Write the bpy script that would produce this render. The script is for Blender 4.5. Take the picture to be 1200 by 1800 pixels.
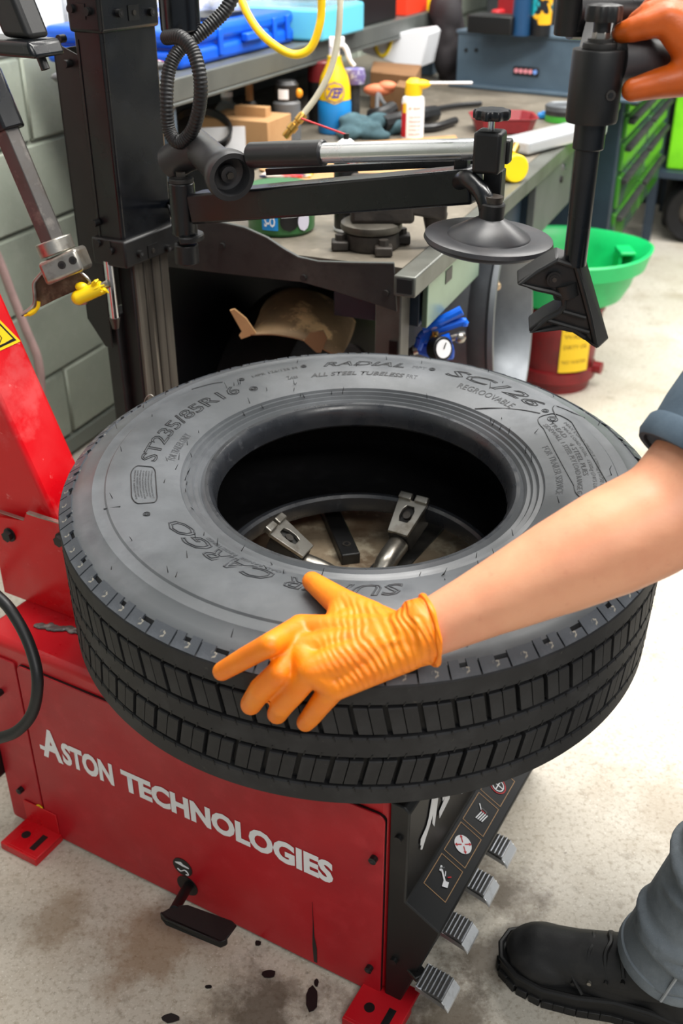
import bpy, bmesh, math, random
from mathutils import Vector as V, Matrix
random.seed(7)
for o in list(bpy.data.objects): bpy.data.objects.remove(o)
SC = bpy.context.scene
COL = SC.collection
PI = math.pi

# ------------------------------------------------------------------ camera, world, lights, exposure
F = 1840.0; PITCH = math.radians(30.2); CAMZ = 1.40
cam = bpy.data.cameras.new('camera'); camo = bpy.data.objects.new('camera', cam); COL.objects.link(camo)
camo.location = (0, 0, CAMZ); camo.rotation_euler = (PI/2-PITCH, 0, 0)
cam.sensor_fit = 'VERTICAL'; cam.sensor_height = 36; cam.sensor_width = 24; cam.lens = F*36/1800
cam.clip_start = .02; cam.clip_end = 60
cam.dof.use_dof = True; cam.dof.focus_distance = 1.38; cam.dof.aperture_fstop = 5.0
SC.camera = camo
wd = bpy.data.worlds.new('world'); SC.world = wd; wd.use_nodes = True
wd.node_tree.nodes['Background'].inputs[0].default_value = (.80, .90, 1.0, 1)
wd.node_tree.nodes['Background'].inputs[1].default_value = .24
def area(name, loc, sx, sy, power, target=None, col=(1, .97, .92)):
    l = bpy.data.lights.new(name, 'AREA'); l.shape = 'RECTANGLE'; l.size = sx; l.size_y = sy; l.energy = power; l.color = col
    o = bpy.data.objects.new(name, l); COL.objects.link(o); o.location = loc
    if target is not None:
        o.rotation_euler = (V(target)-V(loc)).to_track_quat('-Z', 'Y').to_euler()
    return o
area('ceiling_light', (1.0, 1.5, 3.2), .5, 2.6, 100, (.6, 1.5, 0))
area('ceiling_light', (-.1, 3.0, 3.2), .5, 2.6, 56, (.0, 3.0, 0))
area('ceiling_light', (2.4, 3.6, 3.2), .5, 2.6, 95, (2.2, 3.6, 0))
area('ceiling_light', (1.0, -1.1, 3.0), 2.0, .5, 34, (.3, 1.6, .5))
vs = SC.view_settings
vs.view_transform = 'Standard'; vs.look = 'None'; vs.gamma = 1; vs.use_curve_mapping = False; vs.exposure = .55

# ------------------------------------------------------------------ place helpers (metres; camera foot at the origin)
def ray(u, v):
    x = (u-600)/F; y = -(v-900)/F
    return V((x, math.cos(PITCH)+y*math.sin(PITCH), -math.sin(PITCH)+y*math.cos(PITCH)))
CP = V((0, 0, CAMZ))
def px(u, v, Y): d = ray(u, v); return CP+d*(Y/d.y)
def pz(u, v, z): d = ray(u, v); return CP+d*((z-CAMZ)/d.z)
def pp(u, v, P0, n): d = ray(u, v); return CP+d*((V(P0)-CP).dot(n)/d.dot(n))
def depth(P): d = V(P)-CP; return d.y*math.cos(PITCH)-d.z*math.sin(PITCH)
def mpp(P): return depth(P)/F
Z = V((0, 0, 1))
# machine frame: a runs away along the red side, b across to the far right
MO = V((.063, .974, 0)); MA = V((-.8727, .4883, 0)).normalized(); MB_ = V((.4883, .8727, 0)).normalized()
def M(a, b, z): return MO+MA*a+MB_*b+Z*z
def mpb(u, v, b=0): return pp(u, v, MO+MB_*b, MB_)
def mpa(u, v, a=0): return pp(u, v, MO+MA*a, MA)
# wall / bench frame: s along the wall, n out from it
WA = math.radians(22.5); WS = V((math.sin(WA), math.cos(WA), 0)); WN = V((math.cos(WA), -math.sin(WA), 0)); WD = 1.774
def W(s, n, z): return V((0, 0, z))+WS*s+WN*(n-WD)
BZ = .85
def wps(u, v, s): return pp(u, v, W(s, 0, 0), WS)
def wpn(u, v, n): return pp(u, v, W(0, n, 0), WN)

# ------------------------------------------------------------------ materials
def lin(c):
    return tuple(((x/255)/12.92 if x/255 <= .04045 else ((x/255+.055)/1.055)**2.4) for x in c)+(1,)
MATS = {}
def mk(name, col, rough=.5, metal=0, layers=(), bump=(), spec=.5, coat=0, trans=0, alpha=1, emit=0, sub=0, rvar=None):
    m = bpy.data.materials.new(name); m.use_nodes = True; nt = m.node_tree; N = nt.nodes; L = nt.links
    b = N['Principled BSDF']
    b.inputs['Roughness'].default_value = rough; b.inputs['Metallic'].default_value = metal
    b.inputs['Specular IOR Level'].default_value = spec; b.inputs['Coat Weight'].default_value = coat
    b.inputs['Transmission Weight'].default_value = trans; b.inputs['Alpha'].default_value = alpha
    if sub: b.inputs['Subsurface Weight'].default_value = sub; b.inputs['Subsurface Radius'].default_value = (.01, .004, .002)
    tc = N.new('ShaderNodeTexCoord')
    rgb = N.new('ShaderNodeRGB'); rgb.outputs[0].default_value = lin(col); cur = rgb.outputs[0]
    for ly in layers:     # (scale, colour, lo, hi, strength, detail, stretch)
        sc, c2, lo, hi, st = ly[:5]; det = ly[5] if len(ly) > 5 else 5; stx = ly[6] if len(ly) > 6 else (1, 1, 1)
        mp = N.new('ShaderNodeMapping'); mp.inputs['Scale'].default_value = stx; L.new(tc.outputs['Object'], mp.inputs[0])
        no = N.new('ShaderNodeTexNoise'); no.inputs['Scale'].default_value = sc; no.inputs['Detail'].default_value = det; no.inputs['Roughness'].default_value = .62
        mp.inputs['Location'].default_value = (sc*.37, sc*.11, sc*.73)
        L.new(mp.outputs[0], no.inputs['Vector'])
        mr = N.new('ShaderNodeMapRange'); mr.inputs[1].default_value = lo; mr.inputs[2].default_value = hi; mr.inputs[3].default_value = 0; mr.inputs[4].default_value = st
        L.new(no.outputs['Fac'], mr.inputs[0])
        mx = N.new('ShaderNodeMix'); mx.data_type = 'RGBA'; L.new(mr.outputs[0], mx.inputs[0]); L.new(cur, mx.inputs[6]); mx.inputs[7].default_value = lin(c2)
        cur = mx.outputs[2]
    L.new(cur, b.inputs['Base Color'])
    if rvar:
        no = N.new('ShaderNodeTexNoise'); no.inputs['Scale'].default_value = rvar[0]; no.inputs['Detail'].default_value = 6; L.new(tc.outputs['Object'], no.inputs['Vector'])
        mr = N.new('ShaderNodeMapRange'); mr.inputs[1].default_value = .35; mr.inputs[2].default_value = .65; mr.inputs[3].default_value = rvar[1]; mr.inputs[4].default_value = rvar[2]
        L.new(no.outputs['Fac'], mr.inputs[0]); L.new(mr.outputs[0], b.inputs['Roughness'])
    if emit: b.inputs['Emission Color'].default_value = lin(col); b.inputs['Emission Strength'].default_value = emit
    last = None
    for (sc, st, dist) in bump:
        no = N.new('ShaderNodeTexNoise'); no.inputs['Scale'].default_value = sc; no.inputs['Detail'].default_value = 6; L.new(tc.outputs['Object'], no.inputs['Vector'])
        bp = N.new('ShaderNodeBump'); bp.inputs['Strength'].default_value = st; bp.inputs['Distance'].default_value = dist; L.new(no.outputs['Fac'], bp.inputs['Height'])
        if last: L.new(last.outputs[0], bp.inputs['Normal'])
        last = bp
    if last: L.new(last.outputs[0], b.inputs['Normal'])
    MATS[name] = m; return m

RED = mk('red_paint', (196, 8, 22), .34, 0, [(2.2, (176, 14, 28), .42, .62, .75), (9, (206, 70, 74), .60, .72, .42, 9), (60, (225, 130, 125), .72, .76, .35, 4)], [(300, .12, .001)], rvar=(14, .26, .5))
REDS = mk('red_paint_scuffed', (206, 6, 20), .32, 0, [(7, (214, 92, 92), .52, .60, .5, 9), (4, (180, 16, 26), .5, .7, .6), (40, (230, 150, 145), .66, .72, .5, 6)], [(200, .12, .001)], rvar=(14, .25, .5))
REDSIDE = mk('red_side_panel', (178, 14, 28), .42, 0, [(2.4, (158, 22, 33), .42, .62, .8), (26, (188, 42, 50), .5, .68, .5, 9), (170, (206, 82, 82), .70, .74, .4, 3)], [(500, .12, .0006)], rvar=(10, .34, .52))
BLK = mk('black_paint', (8, 10, 14), .27, 0, [(16, (26, 29, 36), .52, .72, .5, 8), (260, (70, 78, 92), .70, .76, .35)], [(420, .10, .0006)], rvar=(10, .2, .42))
BLKM = mk('black_matte', (13, 13, 14), .46, 0, [(30, (30, 29, 28), .5, .7, .5, 8)], [(500, .12, .0005)])
BLKC = mk('black_front_cover', (14, 14, 15), .45, 0, [(9, (40, 38, 36), .5, .72, .55, 8), (220, (74, 72, 70), .7, .76, .3)], [(600, .12, .0004)])
DST = mk('dusty_black', (30, 29, 28), .62, 0, [(22, (66, 62, 57), .48, .68, .6, 9)], [(350, .15, .0006)])
RUBS = mk('rubber_sidewall', (70, 73, 76), .36, 0, [(6, (94, 97, 101), .45, .65, .8, 8), (18, (58, 61, 66), .55, .72, .6, 8), (130, (104, 104, 102), .70, .76, .3)], [(900, .08, .0004)], spec=.5, rvar=(7, .34, .55))
RUBT = mk('rubber_tread', (27, 27, 29), .62, 0, [(18, (48, 48, 50), .48, .68, .7, 8), (70, (92, 88, 80), .66, .74, .45, 8)], [(500, .15, .0006)], spec=.35)
RUBL = mk('rubber_shoulder', (58, 62, 68), .5, 0, [(30, (80, 84, 90), .5, .66, .6, 8), (90, (190, 182, 162), .63, .70, .7, 6)], [(500, .2, .001)])
RUBI = mk('rubber_inner_liner', (16, 16, 18), .55, 0, [(40, (30, 30, 32), .5, .7, .6)], spec=.3)
RUBB = mk('rubber_bead', (40, 42, 46), .30, 0, [(60, (80, 82, 86), .6, .72, .5, 8)], [(300, .12, .0008)], rvar=(40, .22, .42))
INK = mk('lettering_dark', (32, 33, 36), .5)
INKG = mk('lettering_grey', (60, 62, 66), .5)
WHT = mk('white_vinyl', (232, 232, 234), .4)
STEEL = mk('worn_steel', (168, 164, 156), .34, .9, [(26, (96, 84, 68), .5, .7, .7, 8)], [(120, .15, .001)])
STEELD = mk('dark_steel', (82, 78, 74), .42, .8, [(24, (58, 42, 32), .5, .7, .7, 8)], [(200, .2, .0008)])
CHROME = mk('chrome', (215, 216, 218), .16, 1, [(30, (150, 148, 145), .6, .75, .5)], rvar=(20, .1, .3))
ALU = mk('aluminium_pedal', (176, 178, 182), .30, .9, [(60, (120, 118, 114), .5, .7, .5)])
NOSE = mk('polished_pedal_nose', (206, 208, 210), .34, .35, [(60, (160, 160, 158), .55, .7, .5)])
RUST = mk('rusty_table', (150, 134, 112), .45, .3, [(9, (96, 74, 54), .42, .6, .85, 9), (22, (196, 184, 160), .54, .66, .8, 9), (14, (40, 34, 29), .6, .7, .8, 8)], [(60, .3, .002)])
RUSTH = mk('rusty_head', (82, 66, 52), .5, .6, [(40, (136, 120, 100), .5, .68, .7, 9), (24, (54, 38, 28), .5, .66, .7)], [(200, .3, .001)])
YEL = mk('yellow_plastic', (240, 205, 14), .4)
YELL = mk('yellow_label', (238, 196, 20), .4)
ORG = mk('orange_glove', (240, 122, 2), .45, 0, [(14, (248, 142, 8), .4, .62, .8), (30, (196, 96, 18), .60, .74, .6, 8)], [(90, .25, .0025), (900, .12, .0004)], sub=.08)
ORGD = mk('orange_glove_used', (206, 92, 14), .42, 0, [(14, (176, 78, 18), .4, .62, .8), (34, (130, 66, 30), .6, .74, .6, 8)], [(90, .2, .0025), (700, .25, .0006)], sub=.05)
SKIN = mk('skin', (222, 158, 122), .46, 0, [(10, (208, 136, 104), .45, .65, .6), (60, (196, 126, 98), .62, .74, .4)], [(400, .12, .0008)], sub=.12)
DENIM = mk('grey_denim', (100, 108, 115), .85, 0, [(9, (134, 142, 148), .45, .66, .7, 8), (14, (70, 77, 85), .56, .72, .7), (700, (128, 134, 140), .55, .7, .4)], [(700, .35, .0008), (26, .6, .008)])
SHIRT = mk('blue_grey_shirt', (62, 78, 92), .85, 0, [(14, (88, 104, 118), .45, .66, .7), (600, (90, 104, 116), .55, .7, .4)], [(500, .3, .0006)])
BOOT = mk('black_boot_leather', (26, 26, 27), .62, 0, [(30, (46, 45, 44), .5, .7, .6, 8)], [(300, .3, .0008)])
SOLE = mk('black_boot_sole', (18, 18, 19), .55)
HAIR = mk('dark_hair', (38, 28, 22), .6)
HOSE = mk('black_hose', (22, 22, 23), .45)
BLUEG = mk('blue_grey_steel', (74, 92, 106), .42, 0, [(8, (62, 78, 92), .45, .65, .7)], [(500, .1, .0005)])
BLUEGD = mk('blue_grey_dark', (44, 58, 72), .45, 0, [(8, (36, 46, 58), .45, .65, .7)])
GREYS = mk('grey_shelf_steel', (84, 88, 85), .45, 0, [(9, (68, 72, 70), .45, .68, .7, 8)], [(400, .1, .0006)])
BTOP = mk('bench_top', (116, 109, 97), .5, 0, [(6, (88, 82, 72), .42, .62, .8, 9), (30, (142, 134, 120), .56, .7, .6, 9), (10, (84, 76, 66), .6, .72, .6)], [(90, .15, .001)])
BTOPG = mk('bench_edge', (100, 102, 96), .4, .3, [(9, (72, 72, 66), .45, .66, .7, 8)])
MUD = mk('muddy_tan_card', (136, 110, 78), .7, 0, [(9, (226, 186, 134), .56, .62, .95, 6), (5, (84, 68, 50), .46, .66, .7, 8), (60, (178, 146, 106), .62, .7, .6)], [(150, .3, .001)])
CARD = mk('cardboard', (176, 136, 92), .8, 0, [(12, (160, 120, 78), .45, .65, .6)])
CARDD = mk('cardboard_dark', (128, 92, 58), .8, 0, [(12, (108, 76, 46), .45, .65, .6)])
PAPER = mk('white_paper', (236, 236, 238), .7)
TEAL = mk('teal_rag', (52, 78, 86), .9, 0, [(20, (74, 104, 112), .45, .65, .8)])
BLUEP = mk('blue_plastic', (10, 88, 214), .35, 0, [(6, (20, 110, 232), .45, .65, .5)])
LBLUE = mk('light_blue_plastic', (104, 200, 226), .35)
CLEAR = mk('clear_plastic', (226, 236, 240), .08, 0, trans=.85, alpha=.55)
CLEARB = mk('clear_bag', (214, 218, 224), .12, 0, trans=.6, alpha=.6)
GRN = mk('green_tray', (16, 182, 98), .38, 0, [(10, (10, 150, 78), .5, .7, .6), (40, (90, 205, 150), .64, .74, .4)])
GRNB = mk('lime_green_plastic', (128, 222, 30), .4, 0, [(9, (100, 190, 20), .5, .7, .5)])
GRNC = mk('green_can_label', (48, 98, 52), .4)
DRED = mk('dark_red_bucket', (128, 18, 24), .45, 0, [(7, (92, 12, 18), .45, .65, .8), (30, (70, 50, 48), .62, .7, .7, 8)], [(300, .1, .0006)])
REDP = mk('red_plastic', (186, 26, 34), .4)
ORED = mk('orange_red_print', (236, 62, 34), .45)
SILV = mk('silver_alloy', (112, 116, 120), .48, .6, [(8, (86, 90, 94), .45, .65, .6)])
BRASS = mk('brass', (186, 146, 74), .3, .9)
GHOSE = mk('clear_grey_hose', (176, 170, 150), .4)
PINK = mk('pale_pink_hose', (170, 142, 138), .6, 0, [(20, (140, 120, 116), .5, .7, .6)])
BLK2 = mk('black_plastic', (18, 18, 19), .4)
GREY = mk('grey_plastic', (92, 94, 96), .5)
BLUEL = mk('blue_label', (30, 132, 204), .4)
PURP = mk('purple_label', (70, 60, 150), .4)
DGREY = mk('dark_junk', (36, 36, 38), .7, 0, [(12, (60, 58, 56), .5, .7, .7)])

# ------------------------------------------------------------------ mesh helpers
class B:
    def __init__(s): s.v = []; s.f = []
    def add(s, vs, fs):
        k = len(s.v); s.v += [V(x) for x in vs]; s.f += [tuple(i+k for i in q) for q in fs]; return s
    def box(s, c, size, ax=None):
        ex, ey, ez = ax or (V((1, 0, 0)), V((0, 1, 0)), Z); hx, hy, hz = [d/2 for d in size]; c = V(c)
        vs = [c+ex*(i*hx)+ey*(j*hy)+ez*(k*hz) for k in (-1, 1) for j in (-1, 1) for i in (-1, 1)]
        return s.add(vs, [(0, 2, 3, 1), (4, 5, 7, 6), (0, 1, 5, 4), (2, 6, 7, 3), (0, 4, 6, 2), (1, 3, 7, 5)])
    def mbox(s, a0, a1, b0, b1, z0, z1): # machine frame box
        return s.box(M((a0+a1)/2, (b0+b1)/2, (z0+z1)/2), (a1-a0, b1-b0, z1-z0), (MA, -MB_, Z) if False else (MA, MB_, Z))
    def wbox(s, s0, s1, n0, n1, z0, z1):
        return s.box(W((s0+s1)/2, (n0+n1)/2, (z0+z1)/2), (s1-s0, n1-n0, z1-z0), (WS, WN, Z))
    def bar(s, p0, p1, w, h, up=Z):
        p0, p1 = V(p0), V(p1); d = (p1-p0); l = d.length; d = d/l; sd = d.cross(up).normalized(); u2 = sd.cross(d)
        return s.box((p0+p1)/2, (l, w, h), (d, sd, u2))
    def cyl(s, p0, p1, r0, r1=None, n=20, cap=True, off=0):
        p0, p1 = V(p0), V(p1); r1 = r0 if r1 is None else r1; d = (p1-p0).normalized()
        e = d.orthogonal().normalized() if abs(d.z) > .99 or True else None
        g = d.cross(e); vs = []
        for p, r in ((p0, r0), (p1, r1)):
            for i in range(n):
                t = 2*PI*i/n+off; vs.append(p+e*(r*math.cos(t))+g*(r*math.sin(t)))
        fs = [(i, (i+1) % n, n+(i+1) % n, n+i) for i in range(n)]
        if cap: fs += [tuple(range(n-1, -1, -1)), tuple(range(n, 2*n))]
        return s.add(vs, fs)
    def tube(s, pts, r, n=10, cap=True, closed=False):
        pts = [V(p) for p in pts]; m = len(pts); vs = []; e = None
        for i, p in enumerate(pts):
            d = (pts[min(i+1, m-1)]-pts[max(i-1, 0)]).normalized()
            if e is None: e = d.orthogonal().normalized()
            e = (e-d*e.dot(d)).normalized(); g = d.cross(e); rr = r[i] if isinstance(r, (list, tuple)) else r
            for k in range(n):
                t = 2*PI*k/n; vs.append(p+e*(rr*math.cos(t))+g*(rr*math.sin(t)))
        fs = [(i*n+k, i*n+(k+1) % n, (i+1)*n+(k+1) % n, (i+1)*n+k) for i in range(m-1) for k in range(n)]
        if cap: fs += [tuple(range(n-1, -1, -1)), tuple((m-1)*n+k for k in range(n))]
        return s.add(vs, fs)
    def lathe(s, prof, o, ax=Z, n=32, closed=False, e=None, cap=True):
        o = V(o); ax = V(ax).normalized(); e = (V(e) if e else ax.orthogonal()); e = (e-ax*e.dot(ax)).normalized(); g = ax.cross(e); m = len(prof); vs = []
        for r, h in prof:
            for i in range(n):
                t = 2*PI*i/n; vs.append(o+ax*h+e*(r*math.cos(t))+g*(r*math.sin(t)))
        fs = []
        for j in range(m if closed else m-1):
            j2 = (j+1) % m
            fs += [(j*n+i, j*n+(i+1) % n, j2*n+(i+1) % n, j2*n+i) for i in range(n)]
        if cap and not closed:
            if prof[0][0] > 1e-5: fs.append(tuple(range(n-1, -1, -1)))
            if prof[-1][0] > 1e-5: fs.append(tuple((m-1)*n+i for i in range(n)))
        return s.add(vs, fs)
    def prism(s, poly, vec):
        poly = [V(p) for p in poly]; vec = V(vec); n = len(poly)
        return s.add(poly+[p+vec for p in poly], [tuple(range(n-1, -1, -1)), tuple(range(n, 2*n))]+[(i, (i+1) % n, n+(i+1) % n, n+i) for i in range(n)])
    def ell(s, c, r, ax=None, n=14, m=9):
        ex, ey, ez = ax or (V((1, 0, 0)), V((0, 1, 0)), Z); c = V(c); r = (r, r, r) if not isinstance(r, (tuple, list)) else r
        vs = []; 
        for j in range(m+1):
            t = PI*j/m
            for i in range(n):
                p = 2*PI*i/n; vs.append(c+ex*(r[0]*math.sin(t)*math.cos(p))+ey*(r[1]*math.sin(t)*math.sin(p))+ez*(r[2]*math.cos(t)))
        return s.add(vs, [(j*n+i, j*n+(i+1) % n, (j+1)*n+(i+1) % n, (j+1)*n+i) for j in range(m) for i in range(n)])
    def caps(s, pts):   # chain of tapered capsules: (point, radius)
        for (p, r), (q, t) in zip(pts[:-1], pts[1:]):
            if (V(q)-V(p)).length > 1e-4: s.cyl(p, q, r, t, n=16)
        for p, r in pts: s.ell(p, r, n=16, m=10)
        return s
    def mesh(s, name, ang=35, fix=True):
        me = bpy.data.meshes.new(name); me.from_pydata([tuple(x) for x in s.v], [], s.f)
        if fix:
            bm = bmesh.new(); bm.from_mesh(me); bmesh.ops.remove_doubles(bm, verts=bm.verts, dist=1e-6); bmesh.ops.recalc_face_normals(bm, faces=bm.faces); bm.to_mesh(me); bm.free()
        me.polygons.foreach_set('use_smooth', [True]*len(me.polygons))
        me.set_sharp_from_angle(angle=math.radians(ang)); return me
    def obj(s, name, mat, parent=None, bevel=0, seg=2, ang=35, fix=True, solid=0, subd=0):
        return mesh_obj(name, s.mesh(name, ang, fix), mat, parent, bevel, seg, solid, subd)
def mesh_obj(name, me, mat, parent=None, bevel=0, seg=2, solid=0, subd=0):
    o = bpy.data.objects.new(name, me); COL.objects.link(o); me.materials.append(mat)
    if parent is not None:
        o.parent = parent; p = parent; off = V((0, 0, 0))
        while p is not None: off += p.location; p = p.parent
        o.location = -off
    if solid: m = o.modifiers.new('s', 'SOLIDIFY'); m.thickness = solid; m.offset = 0
    if bevel: m = o.modifiers.new('b', 'BEVEL'); m.width = bevel; m.segments = seg; m.limit_method = 'ANGLE'; m.angle_limit = math.radians(40); m.harden_normals = False
    if subd: m = o.modifiers.new('u', 'SUBSURF'); m.levels = subd; m.render_levels = subd
    return o
def thing(name, label, cat, loc=(0, 0, 0), group=None):
    o = bpy.data.objects.new(name, None); COL.objects.link(o); o.location = loc; o.empty_display_size = .05
    o['label'] = label; o['category'] = cat
    if group: o['group'] = group
    return o
def tag(o, label, cat, group=None):
    o['label'] = label; o['category'] = cat
    if group: o['group'] = group
    return o
def struct(o): o['kind'] = 'structure'; return o
def inst(name, me, parent, mat4):   # shared-mesh piece with its own matrix in world space
    o = bpy.data.objects.new(name, me); COL.objects.link(o); o.parent = parent
    off = V((0, 0, 0)); p = parent
    while p is not None: off += p.location; p = p.parent
    o.matrix_local = Matrix.Translation(-off) @ mat4; return o
def frame4(o, ex, ey, ez):
    m = Matrix((ex, ey, ez)).transposed().to_4x4(); m.translation = o; return m
def text_raw(txt, size, extrude=0, offset=0, outline=0, align='LEFT', shear=0, res=3):
    cu = bpy.data.curves.new('t', 'FONT'); cu.body = txt; cu.size = size; cu.extrude = extrude; cu.offset = offset; cu.align_x = align; cu.shear = shear; cu.resolution_u = res
    if outline: cu.fill_mode = 'NONE'; cu.bevel_depth = outline; cu.bevel_resolution = 0
    o = bpy.data.objects.new('t', cu); COL.objects.link(o); bpy.context.view_layer.update()
    me = bpy.data.meshes.new_from_object(o.evaluated_get(bpy.context.evaluated_depsgraph_get()))
    bpy.data.objects.remove(o); bpy.data.curves.remove(cu); return me
def flat_text(name, txt, mat, parent, o, ex, ey, width=None, height=None, extrude=.0004, offset=0, align='LEFT', outline=0, shear=0):
    me = text_raw(txt, 1, 0, offset, outline, shear=shear)
    xs = [v.co.x for v in me.vertices]; ys = [v.co.y for v in me.vertices]
    sx = (width/(max(xs)-min(xs))) if width else height/(max(ys)-min(ys)); sy = (height/(max(ys)-min(ys))) if height else sx
    nz = V(ex).cross(V(ey)).normalized(); x0 = min(xs) if align == 'LEFT' else (min(xs)+max(xs))/2; y0 = min(ys)
    for v in me.vertices: v.co = V(o)+V(ex)*((v.co.x-x0)*sx)+V(ey)*((v.co.y-y0)*sy)+nz*(extrude+v.co.z*sx)
    return mesh_obj(name, me, mat, parent)
def spl(pts, k=8):     # Catmull-Rom through points
    P = [V(p) for p in pts]; P = [P[0]*2-P[1]]+P+[P[-1]*2-P[-2]]; out = []
    for i in range(1, len(P)-2):
        for j in range(k):
            t = j/k; a, b, c, d = P[i-1:i+3]
            out.append(.5*((2*b)+(c-a)*t+(2*a-5*b+4*c-d)*t*t+(3*b-a-3*c+d)*t**3))
    out.append(P[-2]); return out
def blob(name, bb, mat, parent=None, voxel=.004, smooth=6, fac=.5, loc=None):
    """union of overlapping solids grown into one continuous skin"""
    me = bb.mesh(name, 180, fix=True); o = bpy.data.objects.new(name, me); COL.objects.link(o)
    m = o.modifiers.new('r', 'REMESH'); m.mode = 'VOXEL'; m.voxel_size = voxel; m.use_smooth_shade = True
    if smooth: m = o.modifiers.new('s', 'SMOOTH'); m.factor = fac; m.iterations = smooth
    bpy.context.view_layer.update()
    m2 = bpy.data.meshes.new_from_object(o.evaluated_get(bpy.context.evaluated_depsgraph_get())); bpy.data.objects.remove(o)
    m2.polygons.foreach_set('use_smooth', [True]*len(m2.polygons)); m2.materials.clear()
    return mesh_obj(name, m2, mat, parent)
def lobed(bb, o, ax, r, h, lobes=7, amp=.12, n=84):
    ax = V(ax).normalized(); e = ax.orthogonal().normalized(); g = ax.cross(e); rows = []
    for k, (q, hh) in enumerate(((.55, 0), (.96, .02), (1, .12), (1, .75), (.94, .92), (.7, 1), (0.001, 1))):
        row = []
        for i in range(n):
            t = 2*PI*i/n; rr = r*q*(1+amp*(math.cos(lobes*t) if q > .5 else 0)); row.append(V(o)+ax*(hh*h)+e*(rr*math.cos(t))+g*(rr*math.sin(t)))
        rows.append(row)
    vs = [p for row in rows for p in row]; m = len(rows)
    bb.add(vs, [(j*n+i, j*n+(i+1) % n, (j+1)*n+(i+1) % n, (j+1)*n+i) for j in range(m-1) for i in range(n)]+[tuple(range(n-1, -1, -1))]); return bb

# ------------------------------------------------------------------ the setting
def floor_mat():
    m = mk('concrete_floor', (208, 202, 190), .5, 0, [(1.1, (184, 175, 160), .42, .64, .75, 8), (8, (170, 157, 138), .50, .70, .6, 12), (30, (122, 108, 90), .58, .72, .6, 12), (120, (150, 138, 120), .5, .66, .7, 8), (90, (84, 72, 60), .64, .70, .6, 8), (260, (232, 228, 220), .58, .68, .6, 6)], [(160, .18, .001)], rvar=(5, .42, .66))
    nt = m.node_tree; N = nt.nodes; L = nt.links; b = N['Principled BSDF']; tc = N['Texture Coordinate']
    base = b.inputs['Base Color'].links[0].from_socket
    # oil and tyre-dirt stains on the slab, each with a ragged outline of its own
    for (x, y, rad, col, st) in ((-.30, 1.07, .19, (126, 92, 56), .6), (.02, .86, .22, (74, 62, 48), .8), (-.12, .93, .20, (72, 60, 46), .8), (-.45, 1.12, .12, (120, 96, 66), .5), (.16, .95, .13, (80, 66, 50), .8), (.215, 1.05, .13, (76, 63, 48), .8), (.275, 1.17, .14, (84, 70, 54), .8), (.10, .87, .14, (70, 58, 44), .85), (.60, 1.35, .22, (150, 134, 112), .5),
                                 (.55, 2.1, .35, (150, 128, 92), .45), (.9, 2.6, .3, (150, 120, 80), .4)):
        ds = N.new('ShaderNodeVectorMath'); ds.operation = 'DISTANCE'; ds.inputs[1].default_value = (x, y, 0); L.new(tc.outputs['Object'], ds.inputs[0])
        no = N.new('ShaderNodeTexNoise'); no.inputs['Scale'].default_value = 11+7*rad; no.inputs['Detail'].default_value = 9; no.inputs['Roughness'].default_value = .7; L.new(tc.outputs['Object'], no.inputs['Vector'])
        mr = N.new('ShaderNodeMapRange'); mr.inputs[1].default_value = rad; mr.inputs[2].default_value = 0; mr.inputs[3].default_value = -.30; mr.inputs[4].default_value = .28; L.new(ds.outputs['Value'], mr.inputs[0])
        ad = N.new('ShaderNodeMath'); ad.operation = 'ADD'; L.new(no.outputs['Fac'], ad.inputs[0]); L.new(mr.outputs[0], ad.inputs[1])
        m2 = N.new('ShaderNodeMapRange'); m2.inputs[1].default_value = .44; m2.inputs[2].default_value = .68; m2.inputs[3].default_value = 0; m2.inputs[4].default_value = st; L.new(ad.outputs[0], m2.inputs[0])
        mx = N.new('ShaderNodeMix'); mx.data_type = 'RGBA'; L.new(m2.outputs[0], mx.inputs[0]); L.new(base, mx.inputs[6]); mx.inputs[7].default_value = lin(col); base = mx.outputs[2]
    L.new(base, b.inputs['Base Color']); return m
FL = floor_mat()
struct(B().add([(-3.5, -2.5, 0), (7, -2.5, 0), (7, 9.5, 0), (-3.5, 9.5, 0), (-3.5, -2.5, -.1), (7, -2.5, -.1), (7, 9.5, -.1), (-3.5, 9.5, -.1)], [(0, 1, 2, 3), (7, 6, 5, 4), (0, 4, 5, 1), (1, 5, 6, 2), (2, 6, 7, 3), (3, 7, 4, 0)]).obj('floor', FL))
MORT = mk('mortar_joint', (132, 136, 126), .8, bump=[(200, .3, .002)])
SAGE = mk('sage_block_paint', (158, 166, 152), .5, 0, [(5, (144, 152, 140), .45, .65, .7), (40, (170, 176, 164), .5, .7, .5)], [(130, .35, .002)])
WHB = mk('white_block_paint', (214, 216, 212), .5, 0, [(5, (200, 203, 200), .45, .65, .7)], [(130, .35, .002)])
wall = struct(B().wbox(-2.6, 7.2, -.2, -.012, 0, 3.2).obj('wall_left', MORT))
def block_mesh(name, w, mat):
    me = B().box((0, 0, 0), (w-.008, .022, .195)).mesh(name); bm = bmesh.new(); bm.from_mesh(me); bmesh.ops.bevel(bm, geom=bm.edges[:], offset=.005, segments=2, affect='EDGES'); bm.to_mesh(me); bm.free()
    me.polygons.foreach_set('use_smooth', [True]*len(me.polygons)); me.materials.append(mat); return me
CW = .4064
bmS, bmW = block_mesh('block_sage', CW, SAGE), block_mesh('block_white', CW, WHB)
sj = (wpn(47, 183, 0)-W(0, 0, 0)).dot(WS); zrow = [.063+.2032*k for k in range(-1, 14)]
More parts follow.
